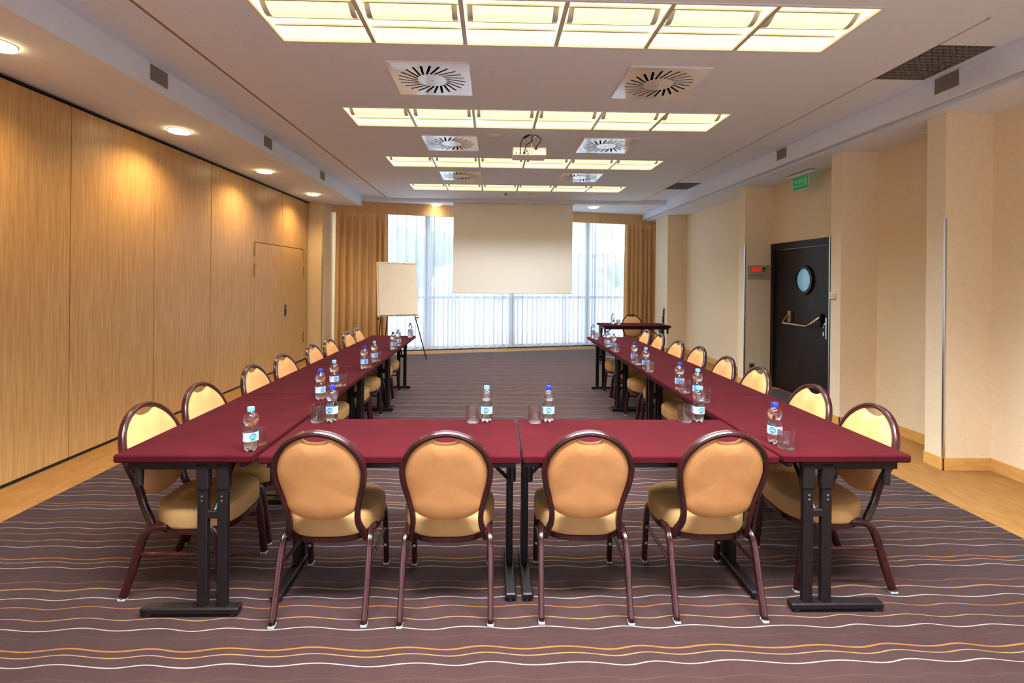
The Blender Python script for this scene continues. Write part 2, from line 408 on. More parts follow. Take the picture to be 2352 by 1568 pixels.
# ---- right wall with pilasters
WX = 4.18; PX = 3.775
wr = MB(); wr.box(WX, WX + .25, Y_BACK, 5.83, 0, 3.3); wr.box(WX, WX + .25, 7.20, 12.4, 0, 3.3); wr.box(WX, WX + .25, 5.83, 7.20, 2.125, 3.3)
wall_right = struct(wr.build('wall_right', M['wallpaper']), 'beige wall with shallow pilasters and niches')
PIL = [(3.965, 4.14), (5.18, 5.335), (7.19, 7.37), (10.42, 11.2)]
for a, b_ in PIL:
    p = MB(); p.box(PX, WX + .02, a, b_, 0, 3.25); p.build('pilaster', M['wallpaper'], wall_right)
for a in (3.965, 7.19):
    g = MB(); g.box(PX - .004, PX + .014, a - .004, a + .014, .1, 2.1, .002); g.build('corner_guard', M['alu'], wall_right)
for i, (x0, x1, y0, y1) in enumerate([(WX - .012, WX, Y_BACK, 3.965), (PX - .012, WX, 3.953, 3.965), (PX - .012, PX, 3.953, 4.14), (WX - .012, WX, 4.14, 5.18), (PX - .012, WX, 5.168, 5.18), (PX - .012, PX, 5.168, 5.335),
                                   (PX - .012, WX, 7.178, 7.19), (PX - .012, PX, 7.178, 7.37), (WX - .012, WX, 7.37, 10.42), (PX - .012, WX, 10.408, 10.42), (PX - .012, PX, 10.408, 11.1)]):
    if i == 0: s0 = MB(); s0.box(x0, x1, y0, y1, 0, .105, .002); base_right = struct(s0.build('baseboard_right', M['basewood']), 'ochre wooden skirting along the beige wall')
    else:
        s0 = MB(); s0.box(x0, x1, y0, y1, 0, .105, .002); s0.build('skirting', M['basewood'], base_right)
# ---- dark door in the right wall
d2 = bpy.data.objects.new('door_2', None); COL.objects.link(d2); struct(d2, 'dark brown door with a round window and a push bar'); d2.location = (WX, 6.52, 0)
def D2(mb, name, m, par=None, smooth=False): return mb.build(name, m, par or d2, smooth)
f = MB(); f.box(-.012, .14, -.69, -.54, 0, 2.125, .003); D2(f, 'jamb', M['doorwood'])
f = MB(); f.box(-.012, .14, .60, .68, 0, 2.125, .003); D2(f, 'jamb', M['doorwood'])
f = MB(); f.box(-.012, .14, -.54, .60, 2.035, 2.125, .003); D2(f, 'door_head', M['doorwood'])
f = MB(); f.box(-.016, -.01, -.69, .68, 2.12, 2.126); D2(f, 'head_strip', M['darkmetal'])
f = MB(); f.box(-.020, -.011, -.624, -.606, .0, 2.126); D2(f, 'jamb_edge', M['alu'])
# leaf with a round hole
ly0, ly1, lz0, lz1, hy, hz, hr = -.535, .595, .008, 2.03, -.065, 1.59, .175
NS = 40; ring = [(hy + hr * math.cos(2 * PI * k / NS), hz + hr * math.sin(2 * PI * k / NS)) for k in range(NS)]
outer = []
for k in range(NS):
    a = 2 * PI * k / NS; dx, dz = math.cos(a), math.sin(a)
    t = min([q for q in ((ly1 - hy) / dx if dx > 1e-9 else 9, (ly0 - hy) / dx if dx < -1e-9 else 9, (lz1 - hz) / dz if dz > 1e-9 else 9, (lz0 - hz) / dz if dz < -1e-9 else 9)])
    outer.append((hy + dx * t, hz + dz * t))
corners = [(ly1, lz1), (ly0, lz1), (ly0, lz0), (ly1, lz0)]
lf = MB()
for X, flip in ((.02, False), (.062, True)):
    V = [(X, y, z) for y, z in ring] + [(X, y, z) for y, z in outer]; F = []
    for k in range(NS):
        k2 = (k + 1) % NS; q = [k, NS + k, NS + k2, k2]
        a1, a2 = outer[k], outer[k2]
        if abs(a1[0] - a2[0]) > 1e-6 and abs(a1[1] - a2[1]) > 1e-6:
            cc = min(corners, key=lambda c_: abs(c_[0] - a1[0]) + abs(c_[1] - a1[1]) + abs(c_[0] - a2[0]) + abs(c_[1] - a2[1]))
            V.append((X, cc[0], cc[1])); q = [k, NS + k, len(V) - 1, NS + k2, k2]
        F.append(tuple(q if flip else q[::-1]))
    lf.add(V, F)
lf.add([(.02, y, z) for y, z in ring] + [(.062, y, z) for y, z in ring], [(k, (k + 1) % NS, NS + (k + 1) % NS, NS + k) for k in range(NS)])
leaf = D2(lf, 'door_leaf', M['doorwood'])
f = MB(); f.sweep([(.012, hy + (hr + .006) * math.cos(2 * PI * k / 40), hz + (hr + .006) * math.sin(2 * PI * k / 40)) for k in range(40)], [(.016, .022), (-.016, .022), (-.016, -.022), (.016, -.022)], (1, 0, 0), True)
D2(f, 'porthole_ring', M['doorwood'], leaf, True)
mfr = bpy.data.materials.new('frosted_glass'); mfr.use_nodes = True
N_, L_ = mfr.node_tree.nodes, mfr.node_tree.links; N_.remove(N_['Principled BSDF'])
t_ = N_.new('ShaderNodeBsdfTranslucent'); t_.inputs['Color'].default_value = (.22, .27, .28, 1); gl_ = N_.new('ShaderNodeBsdfGlossy'); gl_.inputs['Roughness'].default_value = .1
x_ = N_.new('ShaderNodeMixShader'); x_.inputs[0].default_value = .06; L_.new(t_.outputs[0], x_.inputs[1]); L_.new(gl_.outputs[0], x_.inputs[2]); L_.new(x_.outputs[0], N_['Material Output'].inputs[0])
f = MB(); f.lathe([(hr, .035), (hr, .041)], 40, (0, hy, hz), 'X'); D2(f, 'porthole_glass', mfr, leaf)
# push bar
f = MB(); f.box(-.02, .02, .17, .23, 1.0, 1.16, .006); D2(f, 'bar_bracket', M['brass'])
f = MB(); f.box(-.02, .02, -.46, -.40, 1.0, 1.16, .006); D2(f, 'bar_bracket', M['darkmetal'])
f = MB(); f.tube([(-.015, .20, 1.10), (-.09, .19, 1.03), (-.12, .17, .99), (-.12, -.34, .99), (-.10, -.38, 1.02), (-.015, -.43, 1.11)], .014, 10); D2(f, 'push_bar', M['brass'], None, True)
f = MB(); f.box(.012, .022, -.50, -.46, .86, 1.08, .002); D2(f, 'lock_plate', M['darkmetal'])
for z_ in (.98, .88):
    f = MB(); f.box(.004, .014, -.495, -.465, z_, z_ + .055, .003); D2(f, 'lock_tab', M['alu'])
f = MB(); f.box(-.020, -.010, -.575, -.55, .85, 1.12, .002); f.box(-.022, -.012, -.56, -.53, 1.03, 1.05); D2(f, 'strike_plate', M['alu'])

# ---- unseen wall behind the camera, white and near to bounce light
wb = MB(); wb.box(-3.8, 4.43, Y_BACK - .2, Y_BACK, 0, 3.3)
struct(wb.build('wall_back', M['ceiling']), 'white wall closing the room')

# ---- ceiling
ce = MB(); ce.prism([(-2.68, Y_BACK), (3.56, Y_BACK), (3.56, 9.95), (-2.68, 9.95)], 3.36, 3.42)
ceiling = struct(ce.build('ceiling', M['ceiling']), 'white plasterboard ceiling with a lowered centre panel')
def ceil_part(name, m=None):
    return lambda mb: mb.build(name, m or M['ceiling'], ceiling)
# perimeter strips at CEIL_Z (panels with fine joints)
ys = [Y_BACK, 0.2, 1.6, 3.0, 3.36, 3.95, 4.56, 5.7, 6.93, 8.2, 9.95]
for a, b_ in zip(ys[:-1], ys[1:]):
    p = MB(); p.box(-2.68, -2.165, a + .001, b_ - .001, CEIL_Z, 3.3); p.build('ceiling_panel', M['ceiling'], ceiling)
GR = [(3.305, 3.88), (8.115, 8.70)]
for a, b_ in ((Y_BACK, 3.305), (3.88, 5.9), (5.9, 7.3), (7.3, 8.115), (8.70, 9.95)):
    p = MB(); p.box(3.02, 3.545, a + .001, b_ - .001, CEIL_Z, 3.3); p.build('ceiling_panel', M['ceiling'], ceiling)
p = MB(); p.box(3.545, 3.57, Y_BACK, 9.95, CEIL_Z + .012, 3.3); p.build('edge_strip', M['ceiling'], ceiling)
for a, b_ in GR:
    p = MB(); p.box(3.49, 3.545, a, b_, CEIL_Z, 3.3); p.build('edge_strip', M['ceiling'], ceiling)
for xa, xb in ((-2.205, -2.152), (3.037, 3.09)):
    p = MB(); p.box(xa, xb, Y_BACK if xa < 0 else 2.95, 9.95, CEIL_Z - .0015, 3.25); p.build('shadow_joint', M['joint'], ceiling)
p = MB(); p.box(-2.69, -2.668, Y_BACK, 9.85, CEIL_Z - .008, 3.25); p.build('shadow_joint', M['grey'], ceiling)
# lowered centre panel, open over the luminaires
rl, rr = -2.15, 3.035
raft = MB()
yy0 = Y_BACK
for r_ in ROWS_Y:
    y1 = r_
    if r_ == ROWS_Y[1]: raft.prism([(rl, yy0), (2.83, yy0), (2.83, 2.72), (2.93, y1), (rl, y1)], RAFT_Z, 3.30)
    else: raft.box(rl, rr if r_ > 3 else 2.83, yy0, y1, RAFT_Z, 3.30)
    if r_ == ROWS_Y[1]:
        raft.prism([(ROW_X1, r_), (2.93, r_), (rr, 2.925), (rr, r_ + ROW_D), (ROW_X1, r_ + ROW_D)], RAFT_Z, 3.30)
    else: raft.box(ROW_X1, rr if r_ > 3 else 2.83, r_, r_ + ROW_D, RAFT_Z, 3.30)
    raft.box(rl, ROW_X0, r_, r_ + ROW_D, RAFT_Z, 3.30)
    yy0 = r_ + ROW_D
raft.box(rl, rr, yy0, 9.95, RAFT_Z, 3.30)
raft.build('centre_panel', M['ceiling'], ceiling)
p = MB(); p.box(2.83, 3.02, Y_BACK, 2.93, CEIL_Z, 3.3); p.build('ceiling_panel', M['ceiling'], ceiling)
# left soffit, right beam and bay ceiling, window bulkhead
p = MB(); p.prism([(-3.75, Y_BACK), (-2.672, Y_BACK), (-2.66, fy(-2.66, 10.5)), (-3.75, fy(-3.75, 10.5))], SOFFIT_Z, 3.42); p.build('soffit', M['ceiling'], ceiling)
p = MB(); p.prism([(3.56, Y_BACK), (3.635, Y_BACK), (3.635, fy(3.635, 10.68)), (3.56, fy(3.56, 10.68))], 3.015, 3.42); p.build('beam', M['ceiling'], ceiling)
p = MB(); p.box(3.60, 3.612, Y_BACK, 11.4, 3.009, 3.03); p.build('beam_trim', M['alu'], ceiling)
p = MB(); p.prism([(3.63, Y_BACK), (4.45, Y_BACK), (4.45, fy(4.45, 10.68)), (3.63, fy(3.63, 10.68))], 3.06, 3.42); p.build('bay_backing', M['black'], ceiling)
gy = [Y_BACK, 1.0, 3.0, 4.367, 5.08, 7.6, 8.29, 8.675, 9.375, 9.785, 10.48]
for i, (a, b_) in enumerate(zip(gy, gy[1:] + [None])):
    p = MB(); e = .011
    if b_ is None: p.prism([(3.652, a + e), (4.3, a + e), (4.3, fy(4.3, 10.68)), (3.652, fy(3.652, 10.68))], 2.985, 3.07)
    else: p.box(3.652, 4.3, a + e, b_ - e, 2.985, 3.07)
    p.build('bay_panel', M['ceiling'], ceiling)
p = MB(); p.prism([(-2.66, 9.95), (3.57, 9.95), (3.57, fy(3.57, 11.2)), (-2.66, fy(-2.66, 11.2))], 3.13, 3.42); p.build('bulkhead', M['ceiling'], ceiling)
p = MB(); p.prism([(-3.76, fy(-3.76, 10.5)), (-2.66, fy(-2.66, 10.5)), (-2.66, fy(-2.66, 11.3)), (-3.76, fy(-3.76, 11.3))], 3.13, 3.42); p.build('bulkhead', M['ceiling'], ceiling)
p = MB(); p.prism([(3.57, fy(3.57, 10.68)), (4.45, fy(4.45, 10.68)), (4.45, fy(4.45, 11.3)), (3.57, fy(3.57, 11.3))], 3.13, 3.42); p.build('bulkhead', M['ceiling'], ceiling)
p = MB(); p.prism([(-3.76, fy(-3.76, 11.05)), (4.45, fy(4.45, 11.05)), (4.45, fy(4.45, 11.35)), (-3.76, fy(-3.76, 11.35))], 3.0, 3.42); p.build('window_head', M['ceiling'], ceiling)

# ---- window front
def skew(mb, y0):
    """turn boxes written along a straight x axis onto the askew window line"""
    mb.v = [(x, y + y0 + FS * x, z) for x, y, z in mb.v]; return mb
win = bpy.data.objects.new('window_1', None); COL.objects.link(win); struct(win, 'floor to ceiling window front')
xs_m = [-3.30, -1.45, 0.42, 2.27, 4.14]
for x in xs_m:
    p = MB(); p.box(x - .05, x + .05, -.08, .08, 0, 3.02); skew(p, 11.15).build('mullion', M['frame_white'], win)
for a, b_ in zip(xs_m[:-1], xs_m[1:]):
    p = MB(); p.box(a + .045, b_ - .045, -.04, .04, 1.12, 1.18); skew(p, 11.15).build('transom', M['frame_white'], win)
    p = MB(); p.box(a + .045, b_ - .045, -.04, .04, 0.0, .07); skew(p, 11.15).build('sill_rail', M['frame_white'], win)
    for z0, z1 in ((.07, 1.12), (1.18, 3.0)):
        p = MB(); p.box(a + .045, b_ - .045, -.006, .006, z0, z1); skew(p, 11.15).build('pane', M['pane'], win)
p = MB(); p.box(-3.3, 4.2, -.10, .0, 0.0, .02); skew(p, 11.05); st = p.build('convector_grille', M['black'], win)

# ---- outside: pale ground, trees and buildings seen faintly through the sheers
gm = noise_mat('pale_ground', srgb(168, 170, 160), srgb(188, 188, 180), 0.25, 0.9)
p = MB(); p.box(-90, 110, 13.5, 190, -1.3, -1.2)
struct(p.build('ground_outside', gm), 'pale ground outside the window')
tm = noise_mat('tree_leaves', srgb(96, 116, 92), srgb(130, 148, 118), 1.2, 0.9); tk = mat('tree_bark', srgb(100, 86, 74), 0.9)
def tree(x, y, h, r, label):
    t = thing('tree', label, 'tree', (x, y, -1.2), 0, 'trees outside the window')
    p = MB(); p.cyl((0, 0, 0), (0, 0, h * .6), .22, 8, .12); p.build('trunk', tk, t)
    rnd = random.Random(int(x * 10)); V = MB()
    for k in range(16):
        a = rnd.random() * 2 * PI; q = rnd.random() ** .5 * r * .7
        cz = h * .45 + rnd.random() * h * .5; rr_ = r * (.35 + rnd.random() * .25)
        V.lathe([(rr_ * math.cos(b), rr_ * .85 * math.sin(b)) for b in [(-.48 + .96 * i / 6) * PI for i in range(7)]], 9, (q * math.cos(a), q * math.sin(a), cz))
    V.build('crown', tm, t, True)
for i, (x, y, h, r, lb) in enumerate([(-9.0, 58, 7.2, 4.5, 'broad leafy tree outside behind the flip chart'), (1.0, 66, 5.6, 4.0, 'low leafy tree outside just beside the projection screen'),
                                      (-19.5, 68, 5.0, 4.0, 'small leafy tree outside behind the left drape edge'), (19.5, 66, 4.6, 3.4, 'leafy tree outside in front of the pale buildings')]):
    tree(x, y, h, r, lb)
bm = mat('pale_render', srgb(214, 208, 200), 0.8); wm = mat('far_window', srgb(120, 130, 142), 0.3); rm = mat('far_roof', srgb(170, 140, 126), 0.8)
def building(x, y, w, h, label):
    t = thing('building', label, 'building', (x, y, -1.2))
    p = MB(); p.box(-w / 2, w / 2, 0, 10, 0, h); p.build('walls', bm, t)
    p = MB(); p.box(-w / 2 - .3, w / 2 + .3, -.3, 10.3, h, h + .5); p.build('roof', rm, t)
    for k in range(int(w / 2.5)):
        for z in (1.2, 4.0):
            if z + 1.4 < h:
                p = MB(); p.box(-w / 2 + .8 + k * 2.5, -w / 2 + 2.0 + k * 2.5, -.05, .02, z, z + 1.4); p.build('window', wm, t)
building(16.5, 92, 15, 7.2, 'pale two storey building outside by the right drape')
building(33.0, 100, 13, 6.0, 'pale low building outside beyond the right drape')

# ---- curtains
def folds(x0, x1, z0, z1, n, amp, over, y0, seed, nz=14, per=10, flare=0.0):
    """vertical cloth with overlapping folds along the askew line"""
    rnd = random.Random(seed); ph = [0.0]
    for k in range(n): ph.append(ph[-1] + .65 + rnd.random() * .7)
    tot = ph[-1]; A = [amp * (.6 + rnd.random() * .7) for _ in range(n + 1)]
    V, F = [], []; cols = n * per + 1
    for j in range(nz + 1):
        tz = j / nz; z = z0 + (z1 - z0) * tz
        g = .55 + .45 * (1 - tz) ** .6
        for i in range(cols):
            k = min(i // per, n - 1); u = (i - k * per) / per
            s = (ph[k] + (ph[k + 1] - ph[k]) * u) / tot
            a = 2 * PI * u; am = A[k] * (1 - u) + A[k + 1] * u
            x = x0 + (x1 - x0) * s + over * (x1 - x0) / n * math.sin(2 * a) * g * .5
            y = am * math.cos(a) * g + .004 * math.sin(9 * s + 3 * tz)
            x += flare * (1 - tz) * (s - .5)
            V.append((x, y + fy(x, y0), z))
    for j in range(nz):
        for i in range(cols - 1):
            o = j * cols + i; F.append((o, o + 1, o + cols + 1, o + cols))
    m = MB(); m.add(V, F); return m
sh = folds(-2.45, 3.35, .03, 2.95, 30, .032, .50, 10.93, 3)
tag(sh.build('sheer_curtain', M['sheer'], None, 'all'), 'white translucent sheer curtain covering the window', 'curtain')
dm = folds(-3.24, -2.22, .02, 2.93, 8, .05, .30, 10.80, 5, flare=.04)
dl = dm.build('drape', M['drape'], None, 'all'); tag(dl, 'gold brown drape beside the flip chart', 'curtain', 'gold window drapes')
dm = folds(3.16, 4.10, .02, 2.93, 8, .05, .30, 10.80, 9, flare=.04)
dr = dm.build('drape', M['drape'], None, 'all'); tag(dr, 'gold brown drape behind the presenter table', 'curtain', 'gold window drapes')
for o in (dl, dr):
    md = o.modifiers.new('thick', 'SOLIDIFY'); md.thickness = .004
p = MB(); p.box(-3.285, 4.17, -.02, .02, 2.895, 3.125, .004); skew(p, 10.71)
tag(p.build('valance', M['valance']), 'straight gold fabric valance above the window', 'valance')

# ================================================================== CEILING FITTINGS
def perf_mat():
    m = emit_mat('perforated_basket', srgb(236, 236, 216), (1.0, .93, .70, 1), .72); N, L, b = nt(m)
    tc = N.new('ShaderNodeTexCoord'); mp = N.new('ShaderNodeMapping'); mp.inputs['Scale'].default_value = (150, 150, 150); L.new(tc.outputs['Object'], mp.inputs['Vector'])
    v = N.new('ShaderNodeTexVoronoi'); v.inputs['Scale'].default_value = 1.0; v.inputs['Randomness'].default_value = .1; L.new(mp.outputs['Vector'], v.inputs['Vector'])
    cr = N.new('ShaderNodeValToRGB'); cr.color_ramp.elements[0].color = (.95, 1.0, .62, 1); cr.color_ramp.elements[1].color = (.62, .62, .38, 1)
    cr.color_ramp.elements[0].position = .3; cr.color_ramp.elements[1].position = .5
    L.new(v.outputs['Distance'], cr.inputs['Fac']); L.new(cr.outputs['Color'], b.inputs['Emission Color'])
    return m
M['perf'] = perf_mat()
mod_w = (ROW_X1 - ROW_X0) / 6
def arc(y0, y1, z, h, n=12): return [(y0 + (y1 - y0) * i / n, z + h * math.sin(PI * i / n)) for i in range(n + 1)]
tr_me = MB(); pr = arc(.012, ROW_D - .012, 0.008, .085, 14); w0, w1 = .016, mod_w - .016
V = [(w0, y, z) for y, z in pr] + [(w1, y, z) for y, z in pr]; n = len(pr)
tr_me.add(V, [(i, n + i, n + i + 1, i + 1) for i in range(n - 1)] + [tuple(range(n)), tuple(range(n, 2 * n))[::-1]])
tr_me = tr_me.mesh('reflector_tray', M['tray'], True)
bk = MB(); pr = [(.165 + .19 * i / 10, .052 - .042 * math.sin(PI * i / 10)) for i in range(11)]; n = len(pr)
V = [(.065, y, z) for y, z in pr] + [(mod_w - .065, y, z) for y, z in pr]
bk.add(V, [(i, i + 1, n + i + 1, n + i) for i in range(n - 1)]); bk = bk.mesh('lamp_basket', M['perf'], True)
br = MB(); V = [(-.0175, y, z) for y, z in pr] + [(.0175, y, z) for y, z in pr]; br.add(V, [(i, i + 1, n + i + 1, n + i) for i in range(n - 1)])
br = br.mesh('basket_end', M['rail'], True)
ra = MB(); ra.box(.02, mod_w - .02, .153, .166, .046, .058); ra = ra.mesh('basket_rail', M['rail'])
ra2 = MB(); ra2.box(.02, mod_w - .02, .354, .362, .046, .060); ra2 = ra2.mesh('basket_rail', M['rail'])
rb = MB(); rb.box(.02, mod_w - .02, .405, .418, .026, .036); rb = rb.mesh('reflector_rail', M['rail'])
fr = MB(); e = .016
fr.box(0, 6 * mod_w, 0, e, -.006, .02); fr.box(0, 6 * mod_w, ROW_D - e, ROW_D, -.006, .02); fr.box(0, e, 0, ROW_D, -.006, .02); fr.box(6 * mod_w - e, 6 * mod_w, 0, ROW_D, -.006, .02)
fr = fr.mesh('frame', M['white'])
dv = MB(); dv.box(-.014, .014, e, ROW_D - e, -.004, .03); dv = dv.mesh('divider', M['rail'])
hous = MB(); hous.box(0.001, 6 * mod_w - .001, .001, ROW_D - .001, .105, .12); hous = hous.mesh('housing', M['grey'])
RL = ['row of six cream louvre luminaires nearest the white end wall', 'row of six cream louvre luminaires beside the dark grille, before the first diffusers', 'row of six cream louvre luminaires between the projector and the first ceiling diffusers',
      'row of six cream louvre luminaires just beyond the ceiling projector', 'row of six cream louvre luminaires closest to the projection screen']
for i, y in enumerate(ROWS_Y):
    t = thing('ceiling_luminaire', RL[i], 'ceiling light', (ROW_X0, y, RAFT_Z), 0, 'rows of recessed ceiling luminaires')
    link('frame', fr, t); link('housing', hous, t)
    for k in range(6):
        a = link('reflector_tray', tr_me, t, (k * mod_w, 0, 0))
        b_ = link('lamp_basket', bk, a); link('basket_end', br, a, (.0475, 0, 0)); link('basket_end', br, a, (mod_w - .0475, 0, 0)); link('basket_rail', ra, a); link('basket_rail', ra2, a); link('reflector_rail', rb, a)
        if k: link('divider', dv, t, (k * mod_w, 0, 0))
    area_light('luminaire_lamp', (3 * mod_w, ROW_D / 2, -.008), (0, 0, 0), 3.7, .5, ROW_W if y > 2 else ROW_W_ADDED, LAMP, math.radians(122), t)

# swirl diffusers
def slot_poly(k, n=24):
    a = 2 * PI * k / n; c0 = Vector((math.cos(a), math.sin(a))) * .118
    d = Vector((math.cos(a + .55), math.sin(a + .55))); nrm = Vector((-d.y, d.x))
    c1 = c0 + d * .162
    return [c0 + nrm * .0100, c1 + nrm * .0100, c1 - nrm * .0100, c0 - nrm * .0100]
import bmesh
def diffuser_mesh():
    bmh = bmesh.new(); S = .315
    loops = [[(-S, -S), (S, -S), (S, S), (-S, S)]] + [[tuple(p) for p in slot_poly(k)] for k in range(24)]
    edges = []
    for lp in loops:
        vv = [bmh.verts.new((x, y, 0)) for x, y in lp]
        for i in range(len(vv)): edges.append(bmh.edges.new((vv[i], vv[(i + 1) % len(vv)])))
    bmesh.ops.triangle_fill(bmh, use_beauty=True, edges=edges)
    r = bmesh.ops.extrude_face_region(bmh, geom=bmh.faces[:])
    bmesh.ops.translate(bmh, verts=[v for v in r['geom'] if isinstance(v, bmesh.types.BMVert)], vec=(0, 0, .004))
    bmesh.ops.recalc_face_normals(bmh, faces=bmh.faces[:])
    me = bpy.data.meshes.new('face_plate'); bmh.to_mesh(me); bmh.free(); me.materials.append(M['gloss']); return me
dm_ = diffuser_mesh()
bkm = MB(); bkm.box(-.29, .29, -.29, .29, .010, .0145); bkm = bkm.mesh('plenum', M['void'])
edm = MB()
for a in ((-.315, .315, -.315, -.309), (-.315, .315, .309, .315), (-.315, -.309, -.309, .309), (.309, .315, -.309, .309)): edm.box(*a, .004, .015)
edm = edm.mesh('edge_frame', M['white'])
scm = MB(); scm.lathe([(.006, -.003), (.008, 0.0)], 10); scm = scm.mesh('centre_screw', M['grey'])
DL = {0: 'first', 1: 'second', 2: 'third'}
for j, y in enumerate((3.98, 5.835, 7.66)):
    for x, sd in ((-.51, 'wood wall'), (1.35, 'dark door')):
        where = ['farthest from the window', 'level with the projector', 'closest to the projection screen'][j]
        t = thing('air_diffuser', f'square white swirl diffuser on the {sd} side, {where}', 'air vent', (x, y, RAFT_Z - .015), 0, 'swirl ceiling diffusers')
        link('face_plate', dm_, t); link('plenum', bkm, t); link('edge_frame', edm, t); link('centre_screw', scm, t)

# egg crate grilles
for i, (a, b_) in enumerate(GR):
    t = thing('ceiling_grille', ['large square egg crate return grille in the ceiling strip beside the beam', 'egg crate return grille in the ceiling strip near the window end'][i], 'air vent', (3.03, a, CEIL_Z), 0, 'egg crate ceiling grilles')
    w, d = .46, b_ - a
    p = MB(); p.box(-.02, w + .02, 0, d, .07, .08); p.build('plenum', M['void'], t)
    s1 = MB(); s1.box(-.005, .005, 0.003, d - .003, 0, .014); s1 = s1.mesh('slat', M['greygrille'])
    s2 = MB(); s2.box(-.01, w, -.005, .005, 0, .014); s2 = s2.mesh('slat', M['greygrille'])
    for k in range(11): link('slat', s1, t, (w * k / 10, 0, 0))
    for k in range(13): link('slat', s2, t, (0, .003 + (d - .006) * k / 12, 0))
    for xa in (-.012, w):
        p = MB(); p.box(xa, xa + .012, 0, d, -.002, .07); p.build('frame_side', M['grey'], t)

# small fascia grilles
def fascia(x, y, z, sgn, label):
    t = thing('fascia_grille', label, 'air vent', (x, y, z), 0, 'small grilles on the ceiling fascias')
    p = MB()
    for a in ((-.115, .115, -.075, -.063), (-.115, .115, .063, .075), (-.115, -.103, -.063, .063), (.103, .115, -.063, .063)):
        p.box(min(0, sgn * .006), max(0, sgn * .006), a[0], a[1], a[2], a[3])
    p.build('frame', M['white'], t)
    p = MB(); p.box(min(0, sgn * .003), max(0, sgn * .003), -.103, .103, -.063, .063); p.build('mesh_panel', M['greygrille'], t)
for k, y in enumerate((7.60, 5.78, 3.92)): fascia(-2.672 + .012 * (y + 0.55) / 10.4, y, 3.145, 1, f'small grey fascia grille above the wood wall, {ORD[k]} from the window')
for k, y in enumerate((5.92, 3.735)): fascia(3.56, y, 3.145, -1, f'small grey grille on the beam above the beige wall, {["closer to","farther from"][k]} the window')

# downlights
def downlight(x, y, z, label, group, watts):
    t = thing('downlight', label, 'ceiling light', (x, y, z), 0, group)
    p = MB(); p.lathe([(.062, -.004), (.098, -.006), (.098, 0)], 32); p.build('rim', M['brass'], t, True)
    p = MB(); p.lathe([(.0, -.022), (.066, -.022), (.07, -.016), (.06, -.006)], 32, cap=False); p.build('lens', M['lens'], t, True)
    p = MB(); p.lathe([(.072, -.022), (.094, -.022), (.094, -.018), (.072, -.018), (.072, -.022)], 32, cap=False); p.build('glass_ring', M['ringglass'], t, True)
    l = bpy.data.lights.new('downlight_lamp', 'SPOT'); l.energy = watts; l.color = (1.0, .70, .36); l.spot_size = math.radians(150); l.spot_blend = .9; l.shadow_soft_size = .04
    o = bpy.data.objects.new('downlight_lamp', l); COL.objects.link(o); o.parent = t; o.location = (0, 0, -.07)
M['lens'] = emit_mat('lamp_lens', srgb(255, 245, 220), (1.0, .84, .52, 1), 12.0)
M['ringglass'] = emit_mat('lamp_ring', srgb(250, 235, 190), (1.0, .80, .42, 1), 7.0)
for k, y in enumerate((8.52, 6.73, 4.92, 3.14)):
    downlight(-3.14, y, SOFFIT_Z, f'round glowing downlight above the wood wall, {ORD[k]} from the window', 'downlights above the wood wall', SPOT_W)
downlight(-1.21, 10.26, 3.13, 'round downlight by the valance on the flip chart side of the screen', 'downlights by the window', 6)
downlight(2.14, 10.34, 3.13, 'round downlight by the valance on the presenter side of the screen', 'downlights by the window', 6)

# small ceiling devices
p = MB(); p.box(-.06, .06, -.03, .03, -.022, 0, .006); o = p.build('ceiling_sensor', M['white']); o.location = (0.0, 5.47, RAFT_Z); tag(o, 'small flat white sensor on the ceiling beside the projector mount', 'sensor')
p = MB(); p.lathe([(.0, -.05), (.02, -.045), (.03, -.012), (.035, 0)], 16); o = p.build('ceiling_sensor', M['grey'], None, True); o.location = (.23, 9.2, RAFT_Z); tag(o, 'tiny round grey sensor on the ceiling before the screen', 'sensor')
p = MB(); p.lathe([(.045, -.055), (.055, -.04), (.06, 0)], 20); o = p.build('smoke_detector', M['offwhite'], None, True); o.location = (.345, 9.24, RAFT_Z); tag(o, 'cream smoke detector on the ceiling before the screen', 'smoke detector')
p = MB(); p.lathe([(.085, -.008), (.09, -.006), (.095, 0)], 28); o = p.build('ceiling_speaker', M['offwhite'], None, True); o.location = (.70, 9.22, RAFT_Z); tag(o, 'flat round cream speaker on the ceiling before the screen', 'speaker')

# projector
t = thing('projector', 'cream ceiling projector hanging from a short pole with black cables', 'projector', (.394, 5.5, RAFT_Z))
pz0, pz1 = -.258, -.163
p = MB(); p.box(-.187, .187, -.12, .11, pz0, pz1, .01); body = p.build('housing', M['offwhite'], t)
p = MB(); p.lathe([(.035, 0), (.04, .03), (.028, .03), (.02, .005)], 20, (-.08, .11, pz0 + .05), 'Y', False); p.build('lens', M['darkmetal'], body, True)
for dx, dz, w, h_ in ((-.147, .028, .012, .010), (-.105, .026, .013, .014), (-.06, .03, .024, .022), (-.018, .026, .022, .006), (.022, .06, .006, .004), (.022, .045, .006, .004), (.022, .03, .006, .004), (.07, .08, .03, .02), (-.03, .05, .026, .007)):
    p = MB(); p.box(dx - w / 2, dx + w / 2, -.123, -.118, pz0 + dz - h_ / 2, pz0 + dz + h_ / 2); p.build('socket', M['black'], body)
p = MB(); p.lathe([(.03, -.001), (.03, .001)], 24, (.145, -.12, pz0 + .05), 'Y'); p.build('fan_grille', M['screen'], body)
p = MB(); p.box(-.1, .1, -.05, .05, pz1, pz1 + .01); p.box(-.09, -.07, -.05, .05, pz1, pz1 + .02); p.box(.07, .09, -.05, .05, pz1, pz1 + .02); p.build('mount_plate', M['grey'], t)
